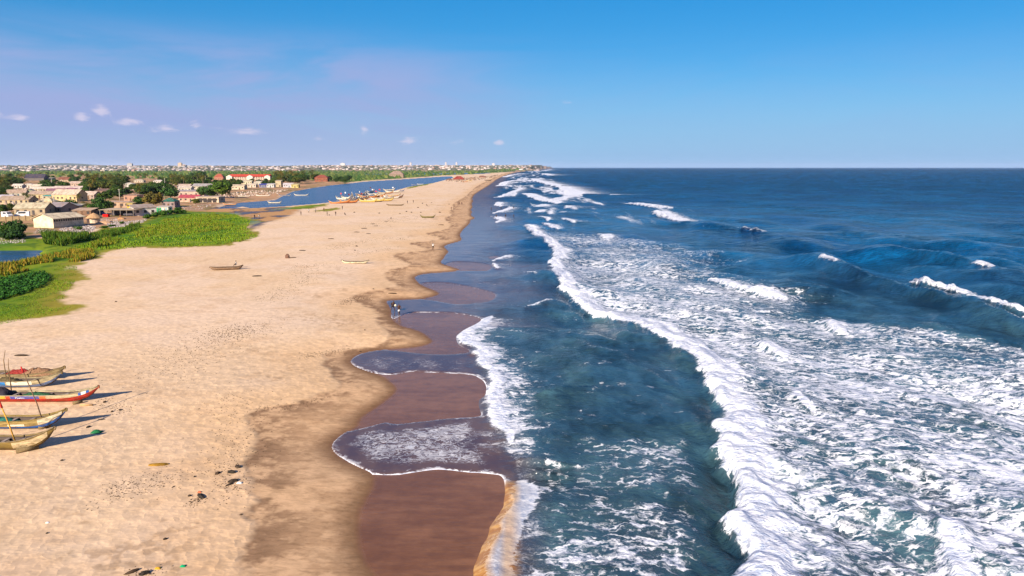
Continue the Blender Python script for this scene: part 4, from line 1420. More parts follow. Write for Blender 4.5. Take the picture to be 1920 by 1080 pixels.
def figure(pose):
    """joints of a 1.72 m body; returns body, top, shorts and hair meshes"""
    J = {'pel': (0, 0, .93), 'wai': (0, 0, 1.08), 'che': (0, .01, 1.30), 'nec': (0, .0, 1.47), 'hea': (0, -.01, 1.58), 'top': (0, -.01, 1.70),
         'shl': (-.18, 0, 1.40), 'ell': (-.25, .02, 1.12), 'hal': (-.26, -.04, .88), 'shr': (.18, 0, 1.40), 'elr': (.25, .02, 1.12), 'har': (.26, -.04, .88),
         'hil': (-.09, 0, .88), 'knl': (-.10, -.01, .49), 'anl': (-.10, .02, .09), 'tol': (-.11, -.13, .03), 'hir': (.09, 0, .88), 'knr': (.10, -.01, .49), 'anr': (.10, .02, .09), 'tor': (.11, -.13, .03)}
    if pose == 'walk':
        J.update(knl=(-.10, -.16, .50), anl=(-.10, -.14, .10), tol=(-.11, -.30, .05), knr=(.10, .08, .50), anr=(.10, .30, .16), tor=(.11, .24, .04),
                 ell=(-.26, .10, 1.14), hal=(-.25, .06, .90), elr=(.25, -.10, 1.14), har=(.22, -.26, .95))
    if pose == 'stride':      # long step, leaning, carrying something at the hip
        J.update(wai=(.02, -.03, 1.05), che=(.06, -.08, 1.26), nec=(.09, -.13, 1.42), hea=(.11, -.17, 1.53), top=(.12, -.19, 1.65), shl=(-.12, -.06, 1.36), shr=(.24, -.08, 1.36),
                 knl=(-.24, -.02, .50), anl=(-.28, .04, .10), tol=(-.34, -.10, .04), knr=(.24, -.02, .50), anr=(.32, .06, .10), tor=(.36, -.08, .04),
                 ell=(-.22, .06, 1.10), hal=(-.12, -.10, .98), elr=(.34, -.02, 1.10), har=(.30, -.16, .98))
    if pose == 'sit':
        J = {k: (x, y, z - .48) for k, (x, y, z) in J.items()}
        J.update(knl=(-.12, -.40, .45), anl=(-.12, -.42, .06), tol=(-.12, -.56, .03), knr=(.12, -.40, .45), anr=(.12, -.42, .06), tor=(.12, -.56, .03), hil=(-.09, -.02, .43), hir=(.09, -.02, .43),
                 hal=(-.14, -.30, .50), har=(.14, -.30, .50), ell=(-.26, -.08, .66), elr=(.26, -.08, .66))
    rad = {'pel': (.145, .105), 'wai': (.125, .09), 'che': (.16, .105), 'nec': .055, 'hea': (.082, .095), 'top': .055, 'shl': .065, 'ell': .045, 'hal': .035, 'shr': .065, 'elr': .045, 'har': .035,
           'hil': .092, 'knl': .060, 'anl': .042, 'tol': .030, 'hir': .092, 'knr': .060, 'anr': .042, 'tor': .030}
    E = [('pel', 'wai'), ('wai', 'che'), ('che', 'nec'), ('nec', 'hea'), ('hea', 'top'), ('che', 'shl'), ('shl', 'ell'), ('ell', 'hal'), ('che', 'shr'), ('shr', 'elr'), ('elr', 'har'),
         ('pel', 'hil'), ('hil', 'knl'), ('knl', 'anl'), ('anl', 'tol'), ('pel', 'hir'), ('hir', 'knr'), ('knr', 'anr'), ('anr', 'tor')]

    def sub(keys, grow, extra=None, nm='m', root=None):
        JJ = dict(J)
        if extra:
            JJ.update(extra)
        ks = list(keys)
        ed = [(ks.index(a), ks.index(c)) for a, c in E if a in ks and c in ks]
        rr = [tuple(q * grow for q in rad[k]) if isinstance(rad[k], tuple) else rad[k] * grow for k in ks]
        return skin_mesh(nm, [JJ[k] for k in ks], ed, rr, ks.index(root))

    def lerp3(a, c, t):
        return tuple(J[a][i] * (1 - t) + J[c][i] * t for i in range(3))
    body = sub(J.keys(), 1.0, None, 'body', 'pel')
    top = sub(('pel', 'wai', 'che', 'shl', 'ell', 'shr', 'elr'), 1.13, {'ell': lerp3('shl', 'ell', .6), 'elr': lerp3('shr', 'elr', .6), 'pel': lerp3('wai', 'pel', .8)}, 'shirt', 'wai')
    sho = sub(('wai', 'pel', 'hil', 'knl', 'hir', 'knr'), 1.16, {'knl': lerp3('hil', 'knl', .75), 'knr': lerp3('hir', 'knr', .75), 'wai': lerp3('pel', 'wai', .5)}, 'shorts', 'pel')
    hx, hy, hz = J['top']
    hair = skin_mesh('hair', [(hx, hy + .02, hz - .06), (hx, hy + .01, hz + .01)], [(0, 1)], [(.088, .10), (.06, .065)], 0)
    for me, mt in ((body, M_SKIN), (top, M_CLOTH), (sho, M_CLOTH), (hair, M_CLOTH)):
        me.materials.clear()
        me.materials.append(mt)
    return body, top, sho, hair


FIG = {p_: figure(p_) for p_ in ('stand', 'walk', 'stride', 'sit')}
SKIN_C = (.065, .032, .02)


def person(px, py, pose, shirt, shorts, rz=0.0, label='', z=None, scale=1.0, group=None):
    v = G(px, py) if z is None else U(px, py, z)
    r = empty('person', v, rz)
    r.scale = (scale,) * 3
    body, top, sho, hair = FIG[pose]
    paint(link('body', body, r), SKIN_C)
    if shirt:
        paint(link('shirt', top, r), shirt)
    paint(link('shorts', sho, r), shorts)
    paint(link('hair', hair, r), (.012, .010, .009))
    tag(r, label, 'person', group)
    return r


BLK, WHT = (.02, .02, .022), (.75, .74, .72)
person(736.5, 585.5, 'stride', BLK, (.03, .02, .02), R(25), 'person in black striding through the shallows with a pale ball under the arm')
person(748.5, 592.5, 'walk', (.05, .025, .02), WHT, R(-160), 'person in white shorts walking on the wet sand')
v = G(736.5, 585.5)
bm = bmesh.new()
bmesh.ops.create_icosphere(bm, subdivisions=2, radius=.16)
tag(bm_obj('ball', bm, M_CLOTH, (.75, .66, .45), None, True), 'pale yellow ball held at the hip of the striding person', 'ball').location = (v.x + .42, v.y - .12, v.z + 1.0)
person(812, 469, 'walk', WHT, BLK, R(170), 'person in white shirt and black trousers walking near the waterline', scale=1.05)
vb = G(443, 503.5)
pr = person(443, 503.0, 'sit', WHT, (.06, .05, .05), R(-70), 'person in white shirt sitting on the end of the brown dugout canoe')
pr.location.z += .28
for i, (px, py, pose, sh, so, lab) in enumerate((
        (859, 385, 'stand', (.12, .02, .02), BLK, 'leftmost of three people standing together at the water edge'), (861.5, 385, 'walk', (.05, .03, .03), (.06, .05, .05), 'middle of three people standing together at the water edge'),
        (866, 385, 'stand', (.10, .03, .03), BLK, 'rightmost of three people standing together at the water edge'),
        (846, 395, 'walk', (.30, .12, .06), (.10, .06, .03), 'person in brown top walking below the three at the water edge'), (764, 382, 'stand', (.06, .04, .03), BLK, 'dark figure standing right of the grey-brown canoe'),
        (800, 387, 'sit', (.03, .02, .02), BLK, 'dark seated figure on the sand right of the grey-brown canoe'), (775, 381, 'walk', (.12, .07, .05), BLK, 'figure bending beside the dark figure on the sand'),
        (564.5, 404, 'walk', (.05, .03, .03), BLK, 'dark person walking on the mudflat'), (579, 399, 'stand', WHT, (.2, .2, .2), 'person in white, left of the pair on the mudflat'), (592, 399, 'stand', WHT, (.15, .12, .1), 'person in white, right of the pair on the mudflat'),
        (607.5, 397, 'stand', (.20, .05, .03), BLK, 'person in red-brown by the small grass strip'), (642, 393, 'stand', BLK, BLK, 'dark person at the end of the small grass strip'), (646.5, 404, 'sit', BLK, BLK, 'dark figure sitting on the sand below the grass strip'),
        (613.5, 405, 'stand', (.10, .06, .05), BLK, 'small dark figure on the sand left of the sitting figure'), (629.5, 404.5, 'stand', (.12, .07, .05), BLK, 'small figure standing between two others below the grass strip'),
        (477.5, 411, 'stand', BLK, (.05, .06, .12), 'dark person standing at the grass edge by the puddle'), (486, 411, 'stand', WHT, (.5, .45, .4), 'person in white standing at the grass edge by the puddle'),
        (226, 411, 'stand', (.45, .12, .06), (.3, .2, .1), 'person in orange in the yard before the open shed'))):
    person(px, py, pose, sh, so, R(RNG.uniform(0, 360)), lab, scale=1.05)
for i, (px, py, lab) in enumerate(((921, 395.5, 'leftmost bather standing in the distant surf'), (939.5, 394.8, 'bather in the distant surf, second from the left of the upper row'), (947, 395, 'bather in the distant surf, third from the left of the upper row'),
                                   (963, 394.6, 'rightmost bather in the upper row of the distant surf'), (930.5, 410.5, 'bather left of the pair in the lower surf'), (948, 409.5, 'middle bather of the lower three in the surf'), (963, 410.3, 'rightmost bather of the lower three in the surf'))):
    person(px, py, 'stand', BLK, BLK, R(RNG.uniform(0, 360)), lab, z=-0.55, group='bathers in the surf', scale=1.1)


# ------------------------------------------------------------------ things lying on the sand
def rock_mesh(seed, sx, sy, sz):
    rg = np.random.default_rng(seed)
    bm = bmesh.new()
    bmesh.ops.create_icosphere(bm, subdivisions=2, radius=1.0)
    for v in bm.verts:
        k = rg.uniform(.82, 1.12)
        v.co = Vector((v.co.x * sx * k, v.co.y * sy * k, max(v.co.z * sz * k, -.15 * sz) + .12 * sz))
    me = bpy.data.meshes.new('rock')
    bm.to_mesh(me)
    bm.free()
    me.materials.append(M_STONE)
    return me


RK = [rock_mesh(50 + i, *d) for i, d in enumerate(((.5, .3, .25), (.6, .22, .15), (.4, .35, .3), (.75, .2, .14)))]
q = paint(link('boulder', rock_mesh(77, .50, .45, .85)), (.15, .085, .06))
q.location = G(539, 484)
q.rotation_euler = (0, 0, .4)
tag(q, 'tall upright brown boulder standing alone on the pale sand', 'boulder')
LANDMARKS.append((539, 480, 'the upright boulder'))
DEB = [(40, 667, 3, 1.0), (482, 518, 3, 1.2), (549, 483.5, 3, 1.0), (567, 470, 3, 1.1), (620.5, 448, 3, 1.3), (217, 566, 2, .5), (423, 402, 0, .8), (711, 400, 2, 1.2), (733, 409.5, 2, 1.1), (724, 415.5, 3, 1.2), (699.5, 420, 3, 1.2),
       (704.5, 424, 3, 1.1), (683, 428.5, 3, 1.3), (669, 435.5, 3, 1.4), (691, 438.5, 3, 1.3), (668.5, 462, 2, .9), (665.5, 469.5, 0, .7), (762, 397, 2, 1.2), (771.5, 398.5, 2, 1.0), (792, 381.5, 2, 1.1), (783.5, 389.5, 2, 1.2), (824.5, 398.5, 2, 1.2),
       (750, 401, 0, 1.0), (789, 398.5, 0, 1.0), (842, 383.2, 0, 1.0), (809, 380.5, 0, 1.0), (617.5, 403.5, 2, .9), (664, 398.5, 2, 1.0), (827, 422, 3, 1.4), (736, 550.5, 3, .9), (675.5, 659, 2, .35), (684, 619, 2, .35), (700, 542, 0, .35),
       (297, 872, 3, 1.0), (377, 931, 1, .9), (434, 886, 0, .6), (437, 903, 0, .7), (446, 876, 0, .5), (408, 888, 0, .5), (430, 909, 1, .5), (310, 1011, 2, .35), (247, 1073, 1, .6), (271, 1076, 0, .5), (452, 965, 2, .25), (355, 930, 2, .35), (166, 801, 0, .5),
       (116, 863.5, 2, .3), (325, 913, 1, .3), (190, 787, 1, .5), (210, 772, 0, .35), (225, 769, 0, .35), (196, 754, 0, .4), (88, 1000, 2, .2), (365, 894, 2, .25)]
for i, (px, py, k, sc) in enumerate(DEB):
    nm, kind = (('driftwood', 'dark driftwood log') if k in (1, 3) else ('stone', 'dark stone'))
    o = paint(link(nm, RK[k]), RNG.choice(((.05, .035, .025), (.08, .05, .03), (.035, .028, .022))))
    if (px, py) == (297, 872):
        paint(o, (.26, .14, .02))
        kind = 'tawny brown log'
    o.location = G(px, py)
    o.scale = (sc * RNG.uniform(.8, 1.1),) * 3
    o.rotation_euler = (0, 0, RNG.uniform(-.5, .5) if k == 3 else RNG.uniform(0, 6))
    o['category'] = 'driftwood' if k in (1, 3) else 'stone'
    THINGS.append((o, kind, px, py, None))
for px, py, c, w, lab, nm in ((181, 811, (.02, .13, .05), .75, 'crumpled green net scrap on the sand right of the canoes', 'net_scrap'), (343, 1062, (.01, .30, .12), .28, 'bright green plastic scrap near the bottom edge', 'plastic_scrap'),
                              (296, 1066, (.55, .30, .03), .3, 'orange yellow scrap near the bottom edge', 'plastic_scrap'), (374, 923, (.55, .12, .05), .25, 'red-orange scrap beside a dark wrack clump', 'plastic_scrap'), (449, 906, (.7, .66, .6), .35, 'crumpled white scrap at the damp sand edge', 'plastic_scrap'),
                              (89, 980, (.8, .8, .8), .18, 'lone small white scrap on the near sand', 'plastic_scrap')):
    o = heap(nm, -w / 2, w / 2, w * .7, w * .3, c, int(px), M_CLOTH)
    o.location = G(px, py)
    tag(o, lab, 'scrap')


def wrack():
    """tide litter: thousands of crumbs, nobody could count it"""
    lines = [([(290, 705), (318, 690), (345, 680), (340, 668), (352, 655), (400, 640), (440, 620), (482, 612)], 900, 5.0), ([(385, 632), (420, 622), (448, 625), (484, 615)], 650, 3.0),
             ([(500, 553), (530, 560), (515, 548), (545, 540), (580, 518), (560, 500), (590, 498), (622, 498)], 600, 3.0), ([(640, 565), (660, 556), (690, 550)], 260, 1.2), ([(400, 860), (430, 890), (445, 905), (425, 920)], 260, 1.4),
             ([(205, 925), (240, 905), (290, 900), (310, 885)], 380, 1.4), ([(420, 740), (450, 770), (455, 800), (440, 830), (440, 870)], 420, 2.2), ([(560, 660), (600, 655), (650, 643)], 200, .8), ([(480, 760), (540, 755), (600, 738)], 120, .6),
             ([(620, 468), (660, 455), (720, 446), (760, 448)], 220, 3.0), ([(690, 424), (730, 415), (780, 405)], 200, 7.0), ([(240, 770), (215, 760), (190, 755), (200, 745)], 160, .8), ([(650, 480), (700, 470), (740, 462)], 120, 3), ([(360, 930), (380, 931)], 90, .5), ([(245, 1068), (275, 1075), (300, 1062)], 110, .6)]
    V, F = [], []
    rg = np.random.default_rng(5)
    for pts, n, spread in lines:
        w = W2(pts, .9)
        seg = np.linalg.norm(np.diff(w, axis=0), axis=1)
        cum = np.concatenate([[0], np.cumsum(seg)]) / seg.sum()
        t = rg.uniform(0, 1, n) ** 1.0
        x = np.interp(t, cum, w[:, 0]) + rg.normal(0, spread * .5, n)
        y = np.interp(t, cum, w[:, 1]) + rg.normal(0, spread * .75, n)
        for xi, yi in zip(x, y):
            s = rg.uniform(.014, .04) * (1 + yi / 110)
            a = rg.uniform(0, 6.28)
            z = gz(xi, yi)
            k = len(V)
            for da in (0, 2.1, 4.2):
                V.append((xi + math.cos(a + da) * s * (2.2 if da == 0 else 1), yi + math.sin(a + da) * s, z - .01))
            V.append((xi, yi, z + s * .8))
            F += [(k, k + 1, k + 3), (k + 1, k + 2, k + 3), (k + 2, k, k + 3)]
    o = paint(link('wrack', mesh_np('wrack', V, F, M_STONE)), (.075, .045, .025))
    tag(o, 'scattered dark tide litter along the beach', None, None, 'stuff')


wrack()
# ------------------------------------------------------------------ village houses
RECTS = []            # pixel boxes of the buildings, kept clear of trees in front


def house(name, px, py, w, d, yaw, hw, hr, roof, wall, roofc, label, cat='house', wins=3, door=True, group=None, lm=None, over=.35, sides=True):
    """centre of the near side at (px, py); gable / hip / shed / flat roof"""
    v = G(px, py)
    yw = R(yaw)
    c = Vector((v.x - math.sin(yw) * d / 2, v.y + math.cos(yw) * d / 2, 0))
    c.z = min(gz(c.x + sx * w / 2, c.y + sy * d / 2) for sx in (-1, 1) for sy in (-1, 1)) - .15
    r = empty(name, c, yw)
    bm = bmesh.new()
    X, Y = w / 2, d / 2
    if roof == 'gable':           # ridge along x, gable ends at +-x
        A = [bm.verts.new(p) for p in ((-X, -Y, 0), (X, -Y, 0), (X, Y, 0), (-X, Y, 0), (-X, -Y, hw), (X, -Y, hw), (X, Y, hw), (-X, Y, hw), (-X, 0, hw + hr * .97), (X, 0, hw + hr * .97))]
        for f in ((0, 1, 5, 4), (2, 3, 7, 6), (1, 2, 6, 9, 5), (3, 0, 4, 8, 7), (4, 5, 9, 8), (6, 7, 8, 9)):
            bm.faces.new([A[i] for i in f])
    else:
        add_box(bm, -X, X, -Y, Y, 0, hw)
    bm_obj('wall', bm, M_PLASTER, [q * .8 for q in wall], r)
    bm = bmesh.new()
    o, t = over, .09
    if roof == 'gable':
        k = hr / Y
        pts = []
        for z in (0, t):
            pts.append([bm.verts.new(p) for p in ((-X - o, -Y - o, hw - k * o + z), (X + o, -Y - o, hw - k * o + z), (X + o, 0, hw + hr + z), (-X - o, 0, hw + hr + z), (X + o, Y + o, hw - k * o + z), (-X - o, Y + o, hw - k * o + z))])
        a, b_ = pts
        for q, fl in ((a, True), (b_, False)):
            for f in ((0, 1, 2, 3), (3, 2, 4, 5)):
                g = [q[i] for i in f]
                bm.faces.new(g[::-1] if fl else g)
        for i, j in ((0, 1), (1, 2), (2, 4), (4, 5), (5, 3), (3, 0)):
            bm.faces.new((a[i], a[j], b_[j], b_[i]))
    elif roof == 'hip':
        rr = max(X - Y, .15)
        pts = []
        for z in (0, t):
            pts.append([bm.verts.new(p) for p in ((-X - o, -Y - o, hw + z), (X + o, -Y - o, hw + z), (X + o, Y + o, hw + z), (-X - o, Y + o, hw + z), (-rr, 0, hw + hr + z), (rr, 0, hw + hr + z))])
        a, b_ = pts
        for f in ((0, 1, 5, 4), (1, 2, 5), (2, 3, 4, 5), (3, 0, 4)):
            bm.faces.new([b_[i] for i in f])
        bm.faces.new([a[i] for i in (3, 2, 1, 0)])
        for i, j in ((0, 1), (1, 2), (2, 3), (3, 0)):
            bm.faces.new((a[i], a[j], b_[j], b_[i]))
    else:                          # shed: falls towards the camera; flat: almost level
        h0, h1 = (hw + .02, hw + hr)
        vs = [bm.verts.new(p) for p in ((-X - o, -Y - o, h0), (X + o, -Y - o, h0), (X + o, Y + o, h1), (-X - o, Y + o, h1), (-X - o, -Y - o, h0 + .12), (X + o, -Y - o, h0 + .12), (X + o, Y + o, h1 + .12), (-X - o, Y + o, h1 + .12))]
        for f in ((3, 2, 1, 0), (4, 5, 6, 7), (0, 1, 5, 4), (1, 2, 6, 5), (2, 3, 7, 6), (3, 0, 4, 7)):
            bm.faces.new([vs[i] for i in f])
    bm_obj('roof', bm, M_ROOF, [q * .82 for q in roofc], r)
    dk = (.035, .03, .03)
    n = wins + (1 if door else 0)
    for i in range(n):
        x = -X + w * (i + .5) / max(n, 1)
        if door and i == n // 2:
            q = box_obj('door', (x - .45, x + .45, -Y - .05, -Y + .05, 0, 2.0), M_DARK, RNG.choice(((.12, .06, .03), (.05, .10, .13), (.06, .05, .05))), r)
        else:
            q = box_obj('window', (x - .5, x + .5, -Y - .04, -Y + .05, hw * .42, hw * .42 + 1.0), M_DARK, dk, r)
    if sides:
        for s_ in (-1, 1):
            box_obj('window', (s_ * X - .04, s_ * X + .04, -.5, .5, hw * .42, hw * .42 + 1.0), M_DARK, dk, r)
    tag(r, label, cat, group)
    m_ = pxm(v.y)
    wp, hp = w / m_ / 2, (hw + hr) / m_
    RECTS.append((px - wp - 1, px + wp + 1, py - hp, py))
    if lm:
        LANDMARKS.append((px, py, lm))
    return r


CRM, TAN, PINK, GRYR, PALE = (.62, .50, .33), (.46, .33, .19), (.50, .36, .29), (.34, .30, .30), (.60, .54, .46)
# the long pale block at the edge of the grass
v = G(101, 428)
ax = Vector((.30, .954, 0))
gx = Vector((-.954, .30, 0))
yawh = math.degrees(math.atan2(-gx.y, -gx.x))          # local +x runs from the far gable corner to the near one
c = v + gx * 4.1 + ax * 0.0
hb = empty('long_house', (v.x + gx.x * 4.1 + ax.x * 5.6, v.y + gx.y * 4.1 + ax.y * 5.6, v.z - .2), math.atan2(ax.y, ax.x))
bm = bmesh.new()
X, Y, hw, hr = 5.6, 4.1, 3.25, 1.35
A = [bm.verts.new(p) for p in ((-X, -Y, 0), (X, -Y, 0), (X, Y, 0), (-X, Y, 0), (-X, -Y, hw), (X, -Y, hw), (X, Y, hw), (-X, Y, hw), (-X, 0, hw + hr * .97), (X, 0, hw + hr * .97))]
for f in ((0, 1, 5, 4), (2, 3, 7, 6), (1, 2, 6, 9, 5), (3, 0, 4, 8, 7), (4, 5, 9, 8), (6, 7, 8, 9)):
    bm.faces.new([A[i] for i in f])
bm_obj('wall', bm, M_PLASTER, (.66, .52, .36), hb)
for s_ in (-1, 1):
    bm = bmesh.new()
    k, o = hr / Y, .5
    q0 = [(-X - o, s_ * (Y + o), hw - k * o), (X + o, s_ * (Y + o), hw - k * o), (X + o, 0, hw + hr), (-X - o, 0, hw + hr)]
    lo = [bm.verts.new(p) for p in q0]
    hi = [bm.verts.new((p[0], p[1], p[2] + .1)) for p in q0]
    bm.faces.new(lo[::-1])
    bm.faces.new(hi)
    for i in range(4):
        bm.faces.new((lo[i], lo[(i + 1) % 4], hi[(i + 1) % 4], hi[i]))
    bmesh.ops.recalc_face_normals(bm, faces=bm.faces[:])
    bm_obj('roof', bm, M_ROOF, (.66, .54, .36), hb)
for i in range(13):
    x = -X + .5 + i * (2 * X - 1.0) / 12
    box_obj('vent', (x - .28, x + .28, -Y - .04, -Y + .04, 2.2, 2.85), M_DARK, (.03, .025, .025), hb)
box_obj('plinth', (-X - .03, X + .03, -Y - .04, Y + .04, 0, .75), M_PLASTER, (.60, .46, .30), hb)
tag(hb, 'long cream block house with a pale gabled roof and row of small vents', 'house')
LANDMARKS.append((108, 424, 'the long cream block house'))
RECTS.append((58, 160, 398, 428))

